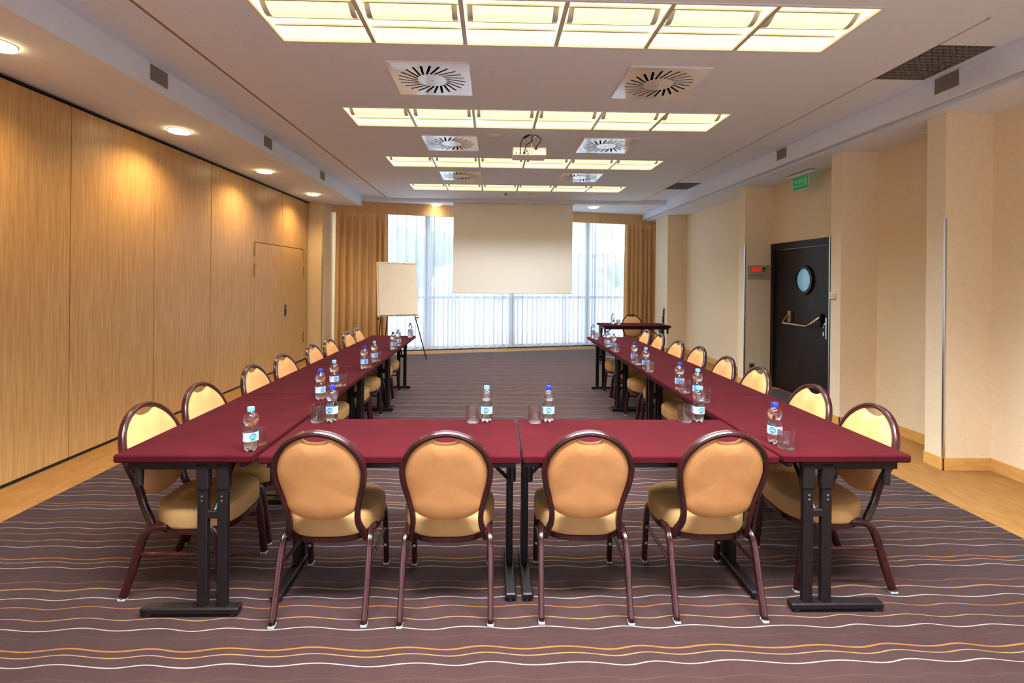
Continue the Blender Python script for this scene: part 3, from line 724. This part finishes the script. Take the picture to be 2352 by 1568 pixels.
p = MB(); p.cyl((.03, 0, pz1), (.03, 0, 0), .014, 14); p.lathe([(.05, -.006), (.055, 0)], 20, (.03, 0, 0)); p.lathe([(.03, -.03), (.034, -.006)], 16, (.03, 0, 0)); p.build('pole', M['alu'], t, True)
for path in ([(.03, -.03, 0), (.0, -.05, -.012), (-.06, -.06, -.045), (-.09, -.08, -.09), (-.10, -.12, -.16), (-.105, -.135, -.225), (-.105, -.12, -.233)],
             [(.03, -.03, 0), (.035, -.04, -.05), (.02, -.06, -.09), (-.03, -.1, -.13), (-.05, -.135, -.19), (-.06, -.135, -.222), (-.06, -.12, -.228)],
             [(.05, -.03, 0), (.09, -.05, -.02), (.13, -.06, -.06), (.11, -.09, -.11), (.075, -.13, -.155), (.07, -.135, -.175), (.07, -.12, -.178)]):
    P = [Vector(q) for q in path]; sm = []
    for i in range(len(P) - 1):
        p0, p1, p2, p3 = P[max(i - 1, 0)], P[i], P[i + 1], P[min(i + 2, len(P) - 1)]
        for k in range(5):
            u = k / 5; sm.append(.5 * ((2 * p1) + (p2 - p0) * u + (2 * p0 - 5 * p1 + 4 * p2 - p3) * u * u + (3 * p1 - p0 - 3 * p2 + p3) * u ** 3))
    sm.append(P[-1]); p = MB(); p.tube(sm, .0045, 6); p.build('cable', M['black'], t, True)
p = MB(); p.lathe([(.004, -.04), (.013, -.025), (.013, .02), (.004, .04)], 12, (0, 0, 0), 'X'); o = p.build('ferrite_plug', M['black'], t, True); o.location = (-.035, -.055, -.028); o.rotation_euler = (0, -.5, 0)

# projection screen
t = thing('projection_screen', 'large blank cream projection screen hanging before the window', 'projection screen', (.41, 10.06, 0))
p = MB(); p.box(-1.235, 1.235, -.0015, .0015, 1.29, 3.121); p.build('screen_fabric', M['screen'], t)
p = MB(); p.box(-1.245, 1.245, -.008, .008, 1.27, 1.292, .003); p.build('bottom_bar', M['offwhite'], t)
p = MB(); p.box(-1.26, 1.26, -.05, .05, 3.120, 3.1295); p.build('roller_slot', M['white'], t)

# exit sign
t = thing('exit_sign', 'green emergency exit sign hanging from the niche ceiling above the dark door', 'sign', (3.99, 6.22, 2.985))
p = MB(); p.box(-.03, .03, -.235, .235, -.042, -.004, .006); p.build('holder', M['white'], t)
p = MB(); p.box(-.032, .032, -.235, .235, -.004, 0); p.build('backplate', M['darkmetal'], t)
p = MB(); p.box(-.004, .004, -.16, .16, -.215, -.05); pb = p.build('panel', M['green'], t)
p = MB()
for a in ((-.163, .163, -.218, -.2145), (-.163, -.1585, -.2145, -.042), (.1585, .163, -.2145, -.042)): p.box(-.005, .005, *a)
p.build('panel_edge', M['signtext'], t)
for body_, sz, zc, wd in (('WYJŚCIE', .075, -.115, .25), ('EWAKUACYJNE', .04, -.168, .28)):
    me = text_mesh(body_, sz, M['signtext'], wd); o = link('lettering', me, pb, (-.0052, 0, zc)); o.rotation_euler = (PI / 2, 0, -PI / 2)

# door sign on the pilaster
t = thing('door_sign', 'grey metal plate with red display and toilet direction beside the dark door', 'sign', (3.983, 7.19, 1.702))
p = MB(); p.box(-.168, .168, -.012, -.002, -.105, .105, .002); pb = p.build('plate', M['plate'], t)
p = MB(); p.box(-.10, .03, -.016, -.0115, .012, .072); p.build('display', M['red'], t)
p = MB(); p.box(.055, .097, -.018, -.0115, .012, .072, .002); p.build('switch', M['black'], t)
p = MB(); p.box(.066, .086, -.0195, -.017, .022, .042); p.build('rocker', M['white'], t)
for sx in (-1, 1):
    for sz in (-1, 1):
        p = MB(); p.lathe([(.007, -.016), (.008, -.012)], 10, (sx * .152, 0, sz * .09), 'Y'); p.build('screw', M['grey'], t)
for txt, x, z, w in (('Toalety / Toilets', -.035, -.045, .19), ('-WC', .105, -.045, .05), ('>', .12, .042, .02)):
    me = text_mesh(txt, .03, M['signdark'], w); o = link('lettering', me, pb, (x, -.0128, z)); o.rotation_euler = (PI / 2, 0, 0)
# thermostat, socket
t = thing('thermostat', 'small white wall controller on the pilaster edge beside the dark door', 'switch', (PX, 5.29, 1.415))
p = MB(); p.box(-.022, 0, -.04, .04, -.035, .035, .004); p.build('case', M['offwhite'], t)
for y_, z_ in ((-.015, .014), (.015, .014), (-.015, -.006), (0, -.006), (.015, -.006)):
    p = MB(); p.box(-.0245, -.021, y_ - .004, y_ + .004, z_ - .004, z_ + .004); p.build('button', M['grey'], t)
t = thing('wall_socket', 'small grey power socket low on the pilaster under the metal sign', 'socket', (3.89, 7.19, .30))
p = MB(); p.box(-.045, .045, -.012, 0, -.045, .045, .004); p.build('plate', M['grey'], t)
p = MB(); p.lathe([(.02, -.0135), (.022, -.012)], 16, (0, 0, 0), 'Y'); p.build('outlet', M['darkmetal'], t)

# ================================================================== TABLES
TL, TW = 1.173, .592
def make_table():
    t = thing('folding_table', 'x', 'table', group='maroon covered conference tables')
    p = MB(); p.box(-TL / 2, TL / 2, -TW / 2, TW / 2, .714, .75, .006); p.build('table_cover', M['cloth'], t, True)
    for ya in (-TW / 2 + .05, TW / 2 - .075):
        p = MB(); p.box(-TL / 2 + .05, TL / 2 - .05, ya, ya + .025, .678, .7135); p.build('apron', M['darkmetal'], t)
    for s in (-1, 1):
        x = s * (TL / 2 - .035)
        p = MB(); p.box(x - .015, x + .015, -.245, .19, .678, .7135); p.build('end_rail', M['darkmetal'], t)
        p = MB(); p.box(x - .026, x + .026, -.185, .236, .018, .048, .006); fb = p.build('foot_bar', M['darkmetal'], t)
        for y in (-.16, .205):
            q = MB(); q.lathe([(.016, .0052), (.022, .008), (.018, .019)], 14, (x, y, 0)); q.build('glide', M['darkmetal'], fb, True)
        for y in (.075, .16):
            q = MB(); q.box(x - .016, x + .016, y - .0215, y + .0215, .046, .68, .004); po_ = q.build('post', M['darkmetal'], t)
            q = MB(); q.box(x - .02, x + .02, y - .026, y + .026, .585, .70, .004); q.build('sleeve', M['darkmetal'], po_)
            for zz in (.535, .555):
                q = MB(); q.lathe([(.004, -.002), (.005, 0)], 8, (x - s * 0 + (.018 if s > 0 else -.018), y, zz), 'X'); q.build('screw', M['alu'], po_)
        p = MB(); p.box(x - .012, x + .012, .09, .145, .45, .485, .003); p.build('crossbar', M['darkmetal'], t)
        p = MB(); p.tube([(x - s * .0, .118, .47), (x - s * .22, .118, .69)], .010, 8); p.build('brace', M['darkmetal'], t)
        p = MB(); p.cyl((x, -.205, .60), (x, -.205, .685), .017, 12); p.build('stacking_peg', M['darkmetal'], t, True)
    return t
tab0 = make_table()
SIDE_Y = [2.236 + 1.176 * k + .5875 for k in range(4)]
LX = -1.712 + TW * 1.05 / 2; RX = 1.981 - TW * 1.05 / 2
spots = [((-.462, 2.522), 0, 'maroon covered table across the end of the horseshoe, wood wall half'),
         ((.744, 2.522), 0, 'maroon covered table across the end of the horseshoe, dark door half')]
for k in range(4):
    o_ = ORD[3 - k]
    spots.append(((LX, SIDE_Y[k]), -PI / 2, f'maroon covered table in the wood wall row, {o_} from the window'))
    spots.append(((RX, SIDE_Y[k]), PI / 2, f'maroon covered table in the dark door row, {o_} from the window'))
spots.append(((2.61, 8.97), .012, 'separate maroon presenter table before the gold drape'))
for i, (xy, rz, lb) in enumerate(spots):
    t = tab0 if i == 0 else copy_tree(tab0)
    t.location = (xy[0], xy[1], 0); t.rotation_euler = (0, 0, rz); t['label'] = lb
    t.scale = (1.02, 1, 1) if i < 2 else (1.04, 1.03, 1) if i == 10 else (1, 1.05, 1)

# ================================================================== CHAIRS
def prof(w, d, n=40, fl=.065, k=10):
    out = []
    for i in range(n):
        a = 2 * PI * i / n; c_, s_ = math.cos(a), math.sin(a); r = 1 + fl * math.cos(k * a)
        out.append((w / 2 * math.copysign(abs(c_) ** .6, c_) * r, d / 2 * math.copysign(abs(s_) ** .6, s_) * r))
    return out
def cat(pts, n=6):
    P = [Vector(q) for q in pts]; sm = []
    for i in range(len(P) - 1):
        p0, p1, p2, p3 = P[max(i - 1, 0)], P[i], P[i + 1], P[min(i + 2, len(P) - 1)]
        for k in range(n):
            u = k / n; sm.append(.5 * ((2 * p1) + (p2 - p0) * u + (2 * p0 - 5 * p1 + 4 * p2 - p3) * u * u + (3 * p1 - p0 - 3 * p2 + p3) * u ** 3))
    sm.append(P[-1]); return sm
def lerp_tab(tab, z):
    for (a, u), (b_, v) in zip(tab[:-1], tab[1:]):
        if z <= b_: return u + (v - u) * max(0, (z - a)) / (b_ - a)
    return tab[-1][1]
LEAN = [(.30, -.118), (.355, -.125), (.40, -.163), (.463, -.190), (.57, -.212), (.72, -.256), (.90, -.315)]
CZ = .014                                  # chair feet stand on the carpet pile
def make_chair():
    t = thing('banquet_chair', 'x', 'chair')
    # seat cushion
    def outline(n=40):
        pts = []
        for i in range(n):
            a = 2 * PI * i / n; c_, s_ = math.cos(a), math.sin(a)
            x = .222 * math.copysign(abs(c_) ** .62, c_); y = .205 * math.copysign(abs(s_) ** .72, s_)
            x *= 1 - .16 * max(0, -y / .205) ** 1.5 - .06 * max(0, y / .205) ** 3
            pts.append((x, y + .052))
        return pts
    ol = outline(); n = len(ol); V = []; F = []
    lay = [(.95, .347), (.99, .350), (1.0, .360), (1.008, .410), (.99, .430), (.935, .441), (.7, .449), (.4, .453), (.12, .454)]
    for s_, z in lay:
        for x, y in ol: V.append((x * s_, .052 + (y - .052) * s_, z + CZ * .3))
    for j in range(len(lay) - 1):
        for i in range(n): i2 = (i + 1) % n; F.append((j * n + i, j * n + i2, (j + 1) * n + i2, (j + 1) * n + i))
    F.append(tuple(range(n))[::-1]); F.append(tuple((len(lay) - 1) * n + i for i in range(n)))
    p = MB(); p.add(V, F); p.build('seat', M['seatfabric'], t, 'all')
    p = MB(); p.sweep([(x * .93, .052 + (y - .052) * .945, .339) for x, y in ol], [(.012, .012), (.012, -.012), (-.012, -.012), (-.012, .012)], (0, 0, 1), True)
    p.build('seat_frame', M['mahogany'], t, True)
    # back hoop
    half = [(.176, .335), (.170, .37), (.158, .42), (.155, .465), (.160, .515), (.173, .57), (.188, .625)] + [(.197 * math.cos(a), .690 + .197 * math.sin(a)) for a in (0.0, .25, .5, .75, 1.0, 1.25, 1.48)]
    pts = [(x, lerp_tab(LEAN, z), z) for x, z in half] + [(-x, lerp_tab(LEAN, z), z) for x, z in reversed(half)]
    p = MB(); p.sweep(cat(pts, 4), prof(.032, .024), (0, 1, .25)); p.build('back_frame', M['mahogany'], t, 'all')
    # padded back
    inner = [(.152, .512), (.163, .565), (.177, .625)] + [(.1855 * math.cos(a), .690 + .1855 * math.sin(a)) for a in (0.0, .25, .5, .75, 1.0, 1.18)] + [(.060, .8585), (.046, .849), (.025, .843), (0, .841)]
    right = [(.0, .452), (.05, .456), (.095, .467), (.13, .486)] + inner
    R = [Vector((x, z, 0)) for x, z in right]
    poly = [(v.x, v.y) for v in cat(R, 3)]
    poly = poly + [(-x, z) for x, z in reversed(poly[1:-1])]
    n = len(poly); cz = .66; V = []; F = []
    lay = [(.60, -.020), (.86, -.018), (.96, -.012), (1.0, -.003), (1.0, .006), (.96, .018), (.86, .028), (.6, .031), (.3, .033)]
    for s_, off in lay:
        for x, z in poly:
            zz = cz + (z - cz) * s_; V.append((x * s_, lerp_tab(LEAN, zz) + off, zz))
    for j in range(len(lay) - 1):
        for i in range(n): i2 = (i + 1) % n; F.append((j * n + i, j * n + i2, (j + 1) * n + i2, (j + 1) * n + i))
    for j, rev in ((0, False), (len(lay) - 1, True)):
        z0 = sum(V[j * n + i][2] for i in range(n)) / n; V.append((0, lerp_tab(LEAN, z0) + lay[j][1] * (1.05), z0)); ci = len(V) - 1
        for i in range(n):
            i2 = (i + 1) % n; f_ = (j * n + i, j * n + i2, ci); F.append(f_ if rev else f_[::-1])
    p = MB(); p.add(V, F); p.build('backrest', M['upholstery'], t, 'all')
    # legs, rails, stretchers
    pf = prof(.026, .034)
    for s_ in (-1, 1):
        x = s_ * .203
        p = MB(); p.sweep(cat([(x, -.245, CZ), (x, -.205, .13), (x * .995, -.165, .265), (x * .985, -.140, .325), (x * .97, -.10, .353), (x * .965, -.04, .357)], 5), pf, (1, 0, 0)); lg = p.build('leg', M['mahogany'], t, 'all')
        q = MB(); q.box(x - .014, x + .014, -.262, -.228, .0053, .0165, .002); q.build('foot_cap', M['footcap'], lg)
        p = MB(); p.sweep(cat([(x, .235, CZ), (x, .222, .13), (x * .99, .205, .27), (x * .98, .190, .325), (x * .965, .15, .354), (x * .96, .09, .358)], 5), pf, (1, 0, 0)); lg = p.build('leg', M['mahogany'], t, 'all')
        q = MB(); q.box(x - .014, x + .014, .218, .252, .0053, .0165, .002); q.build('foot_cap', M['footcap'], lg)
        for zz, yy in ((.215, .2125), (.12, .223)):
            q = MB(); q.lathe([(.004, -.0205), (.008, -.0185), (.008, -.015)], 10, (x * .995, yy, zz), 'Y'); q.build('stacking_bumper', M['grey'], lg)
        p = MB(); p.sweep([(x * .965, -.04, .357), (x * .96, .09, .358)], pf, (1, 0, 0)); p.build('side_rail', M['mahogany'], t, 'all')
        p = MB(); p.tube([(x * .99, -.178, .225), (x * .985, .211, .225)], .0085, 10); p.build('stretcher', M['mahogany'], t, True)
    return t
ch0 = make_chair()
G1, G2, G3 = 'chairs at the end of the horseshoe', 'chairs in the wood wall row', 'chairs in the dark door row'
cs = []
base = 'beige round-backed chair'
for k, (x, y, rz) in enumerate([(-.768, 2.432, .01), (-.205, 2.428, .02), (.445, 2.438, -.03), (1.056, 2.440, .0)]):
    cs.append((x, y, rz, f'{base} at the cross table, {ORD[k]} from the wood wall', G1))
LCY = [2.575, 3.07, 3.715, 4.24, 4.89, 5.36, 6.075, 6.54]
LCX = [-1.515, -1.525, -1.515, -1.515, -1.50, -1.495, -1.51, -1.515]
for k in range(8):
    cs.append((LCX[k], LCY[k], -PI / 2 + random.uniform(-.03, .03), f'{base} in the wood-wall row, {ORD[7 - k]} from the window', G2))
RCY = [2.60, 3.09, 3.745, 4.26, 4.91, 5.38, 6.075, 6.545]
RCX = [1.785, 1.785, 1.79, 1.785, 1.82, 1.785, 1.82, 1.80]
for k in range(8):
    cs.append((RCX[k], RCY[k], PI / 2 + random.uniform(-.03, .03), f'{base} in the dark-door row, {ORD[7 - k]} from the window', G3))
cs.append((2.73, 9.18, PI, f'{base} standing behind the presenter table', 'presenter chair'))
for i, (x, y, rz, lb, g) in enumerate(cs):
    t = ch0 if i == 0 else copy_tree(ch0)
    t.location = (x, y, 0); t.rotation_euler = (0, 0, rz); t['label'] = lb; t['group'] = g

# slim dark frame standing beside the presenter table
t = thing('folded_stand', 'slim dark maroon folded stand upright behind the presenter table corner', 'stand', (3.40, 9.60, 0.005))
p = MB(); p.sweep([(0, 0, 0), (0, 0, .62), (.002, 0, .80), (.010, 0, .93), (.014, 0, 1.00)], prof(.055, .045), (1, 0, 0), False, .55); p.build('frame', M['mahogany'], t, True)
p = MB(); p.lathe([(.014, 1.0), (.016, 1.01), (.010, 1.025)], 12, (.014, 0, 0)); p.build('tip', M['grey'], t, True)
p = MB(); p.box(-.03, .035, -.03, .03, .86, .868); p.box(-.035, .035, -.03, .03, .70, .71); p.build('band', M['alu'], t)

# ================================================================== FLIP CHART
t = thing('flip_chart', 'tripod flip chart easel with a blank cream paper pad', 'flip chart', (-1.80, 9.30, 0.005), .42)
def tl(x, y, z):                     # board plane leaning back
    return (x, y + (z - .86) * .16, z)
p = MB()
def board(x0, x1, z0, z1, ya, yb):
    V = [tl(x, y, z) for z in (z0, z1) for y in (ya, yb) for x in (x0, x1)]
    return V, [(0, 1, 5, 4), (1, 3, 7, 5), (3, 2, 6, 7), (2, 0, 4, 6), (0, 2, 3, 1), (4, 5, 7, 6)]
p.add(*board(-.385, .385, .85, 1.87, .0, .022)); p.build('board', M['offwhite'], t)
p = MB(); p.add(*board(-.355, .375, .868, 1.865, -.014, -.001)); pd = p.build('paper_pad', M['paper'], t)
p = MB(); p.add(*board(-.36, .378, 1.84, 1.866, -.018, -.013)); p.build('clamp_bar', M['paper'], t)
for x in (-.16, .13):
    p = MB(); a = tl(x, -.018, 1.848); p.cyl(a, (a[0], a[1] - .012, a[2]), .008, 10); p.build('clamp_knob', M['darkmetal'], t)
p = MB(); p.add(*board(-.385, .385, .838, .852, -.035, .022)); p.build('pen_tray', M['grey'], t)
for s_ in (-1, 1):
    p = MB(); p.tube([tl(s_ * .02 + .0, .034, 1.86), (s_ * .325, .0, .84), (s_ * .52, -.16, .0)] if s_ > 0 else [tl(-.02, .034, 1.86), (-.325, .0, .84), (-.43, -.16, .0)], .011, 10); p.build('leg', M['darkmetal'], t, True)
    p = MB(); p.lathe([(.012, -.02), (.018, 0), (.012, .02)], 10, (s_ * .375, .0, .80), 'X'); p.build('leg_knob', M['darkmetal'], t)
p = MB(); p.tube([tl(-.08, .05, 1.80), (-.17, .33, .4), (-.20, .45, 0)], .011, 10); p.build('leg', M['darkmetal'], t, True)

# ================================================================== BOTTLES AND TUMBLERS
def make_bottle():
    t = thing('water_bottle', 'x', 'bottle', group='water bottles on the tables')
    prof_ = [(.0, .010), (.012, .010), (.020, .004), (.0265, .001), (.031, .010), (.0325, .025), (.0325, .085), (.0318, .098), (.0285, .108), (.0245, .114), (.0232, .118),
             (.0252, .122), (.0295, .131), (.0322, .143), (.0322, .152), (.0300, .162), (.0245, .171), (.0165, .177), (.0125, .180), (.0125, .186)]
    n = 30; V = []; F = []
    for r, h in prof_:
        for k in range(n):
            a = 2 * PI * k / n; rr_ = r; hh = h
            if h < .045 and r > .01:
                w = max(0, 1 - h / .045); rr_ = r * (1 - .16 * w * (.5 - .5 * math.cos(5 * a))); hh = h + .010 * w * (.5 - .5 * math.cos(5 * a)) * (1 if r > .018 else 0)
            V.append((rr_ * math.cos(a), rr_ * math.sin(a), hh))
    for i in range(len(prof_) - 1):
        for k in range(n):
            k2 = (k + 1) % n; F.append((i * n + k, i * n + k2, (i + 1) * n + k2, (i + 1) * n + k))
    F.append(tuple((len(prof_) - 1) * n + k for k in range(n)))
    p = MB(); p.add(V, F); p.build('bottle_body', M['water'], t, 'all')
    p = MB(); p.lathe([(.0150, .1835), (.0158, .186), (.0158, .200), (.0148, .2035), (.0, .2042)], 24, cap=False); p.build('cap', M['capl'], t, True)
    def band(a0, a1, z0, z1, r, n=20):
        V = []; F = []
        for i in range(n + 1):
            a = a0 + (a1 - a0) * i / n; V += [(r * math.cos(a), r * math.sin(a), z0), (r * math.cos(a), r * math.sin(a), z1)]
        for i in range(n): F.append((2 * i, 2 * i + 2, 2 * i + 3, 2 * i + 1))
        return V, F
    # label faces local -Y: angle -90 deg
    p = MB(); p.add(*band(-PI * 1.42, PI * .22, .049, .090, .0330, 40)); lb = p.build('label', M['label'], t, 'all')
    def wrap(pts, r): return [(r * math.sin(x / r), -r * math.cos(x / r), z) for x, z in pts]
    def patch(poly, m, name, r):
        cx_ = sum(q[0] for q in poly) / len(poly); cz_ = sum(q[1] for q in poly) / len(poly)
        k = len(poly); R_ = 5; pts = [(cx_, cz_)]; p = MB()
        for j in range(1, R_ + 1): pts += [(cx_ + (x - cx_) * j / R_, cz_ + (z - cz_) * j / R_) for x, z in poly]
        F = [(0, 1 + i, 1 + (i + 1) % k) for i in range(k)]
        for j in range(R_ - 1): F += [(1 + j * k + i, 1 + (j + 1) * k + i, 1 + (j + 1) * k + (i + 1) % k, 1 + j * k + (i + 1) % k) for i in range(k)]
        p.add(wrap(pts, r), F); p.build(name, m, lb)
    patch([(.0165 * math.cos(a), .071 + .0165 * math.sin(a)) for a in [2 * PI * i / 24 for i in range(24)]], M['logo'], 'logo_disc', .0335)
    patch([(-.016, .055), (-.008, .056), (.002, .0575), (.012, .062), (.017, .066), (.016, .060), (.006, .054), (-.006, .051), (-.016, .051)], M['lgreen'], 'logo_swoosh', .0337)
    patch([(-.014, .0505), (.0, .0495), (.012, .053), (.024, .0575), (.022, .0545), (.010, .0495), (-.004, .0475)], M['lred'], 'logo_streak', .0336)
    patch([(.040, .052), (.058, .052), (.058, .082), (.040, .082)], M['lwhite'], 'barcode_panel', .0334)
    for txt, z, w, sz in (('ŻYWIEC', .0770, .017, .0045), ('Zdrój', .0690, .024, .0085)):
        me = text_mesh(txt, sz, M['lwhite'], w)
        for v in me.vertices:
            x, z2 = v.co.x, v.co.y + z; v.co = (.0340 * math.sin(x / .034), -.0340 * math.cos(x / .034), z2)
        link('lettering', me, lb)
    return t
b0 = make_bottle(); TZ = .7503
BOT = []
side_L = [(-1.12, 2.30, 'l'), (-1.142, 3.26, 'd'), (-1.165, 3.61, 'l'), (-1.145, 4.37, 'd'), (-1.14, 4.72, 'l'), (-1.13, 5.55, 'd'), (-1.125, 5.83, 'l'), (-1.125, 6.68, 'd')]
side_R = [(1.425, 2.41, 'd'), (1.425, 3.33, 'l'), (1.395, 3.58, 'd'), (1.37, 4.38, 'l'), (1.385, 4.74, 'd'), (1.375, 5.56, 'l'), (1.375, 5.86, 'd'), (1.385, 6.73, 'l')]
front = [(-.902, 2.765, 'd'), (-.03, 2.772, 'l'), (.325, 2.775, 'd'), (1.196, 2.780, 'l')]
side_L = [(min(x, -1.126), y, c_) for x, y, c_ in side_L]; side_R = [(max(x, 1.396), y, c_) for x, y, c_ in side_R]
capn = {'l': 'light blue', 'd': 'dark blue'}
for k, (x, y, c_) in enumerate(side_L): BOT.append((x, y, c_, .75 + random.uniform(-.1, .1), f'water bottle with {capn[c_]} cap on the wood-wall tables, {ORD[7 - k]} from the window'))
for k, (x, y, c_) in enumerate(side_R): BOT.append((x, y, c_, -.75 + random.uniform(-.1, .1), f'water bottle with {capn[c_]} cap on the dark-door tables, {ORD[7 - k]} from the window'))
for k, (x, y, c_) in enumerate(front): BOT.append((x, y, c_, -.05 if k < 3 else .12, f'water bottle with {capn[c_]} cap on the cross table, {ORD[k]} from the wood wall'))
BOT.append((2.215, 8.90, 'd', .2, 'water bottle with dark blue cap alone on the presenter table'))
for i, (x, y, c_, rz, lb) in enumerate(BOT):
    t = b0 if i == 0 else copy_tree(b0)
    t.location = (x, y, TZ); t.rotation_euler = (0, 0, rz); t['label'] = lb
    for ch in t.children:
        if ch.name.startswith('cap'):
            if c_ == 'd':
                if 'cap_d' not in bpy.data.meshes:
                    m_ = ch.data.copy(); m_.name = 'cap_d'; m_.materials[0] = M['capd']
                ch.data = bpy.data.meshes['cap_d']
def make_glass():
    t = thing('tumbler', 'x', 'glass', group='empty tumblers on the tables')
    p = MB(); p.lathe([(.0, .0), (.034, .0), (.037, .003), (.0395, .020), (.0405, .092), (.0398, .0932), (.0390, .092), (.0378, .020), (.034, .0145), (.0, .0135)], 32, cap=False)
    p.build('glass_body', M['glass'], t, 'all'); return t
g0 = make_glass()
GL = []
gL = [(-1.095, 2.385), (-1.100, 3.31), (-1.125, 3.66), (-1.118, 4.455), (-1.108, 4.79), (-1.095, 5.59), (-1.10, 5.87), (-1.10, 6.70)]
gR = [(1.437, 2.345), (1.425, 3.225), (1.397, 3.51), (1.392, 4.375), (1.41, 4.685), (1.395, 5.51), (1.425, 5.95), (1.425, 6.71)]
gL = [(min(x, -1.134), y) for x, y in gL]; gR = [(max(x, 1.403), y) for x, y in gR]
gF = [(-.975, 2.762), (-.103, 2.762), (.246, 2.757), (1.116, 2.778)]
for k, (x, y) in enumerate(gL): GL.append((x, y, f'empty clear tumbler on the wood-wall tables, {ORD[7 - k]} from the window'))
for k, (x, y) in enumerate(gR): GL.append((x, y, f'empty clear tumbler on the dark-door tables, {ORD[7 - k]} from the window'))
for k, (x, y) in enumerate(gF): GL.append((x, y, f'empty clear tumbler on the cross table, {ORD[k]} from the wood wall'))
for i in range(len(GL)):                     # keep every tumbler clear of its bottle
    x, y, lb = GL[i]
    for bx, by, *_ in BOT:
        d = math.hypot(x - bx, y - by)
        if d < .078:
            if abs(y - 2.77) < .03: x, y = bx + (x - bx) * .078 / d, by + (y - by) * .078 / d
            else: y = by + math.copysign(math.sqrt(max(0, .078 ** 2 - (x - bx) ** 2)), y - by)
    GL[i] = (x, y, lb)
GL.append((2.32, 8.90, 'empty clear tumbler alone on the presenter table'))
for i, (x, y, lb) in enumerate(GL):
    t = g0 if i == 0 else copy_tree(g0); t.location = (x, y, TZ); t['label'] = lb

# cable on the floor under the presenter table
p = MB(); p.tube(cat([(2.05, 9.35, .009), (2.15, 9.55, .009), (2.34, 9.86, .009), (2.42, 9.72, .009), (2.52, 9.58, .009), (2.75, 9.50, .009)], 5), .004, 6)
tag(p.build('floor_cable', M['white'], None, True), 'thin white cable lying on the carpet behind the presenter table', 'cable')
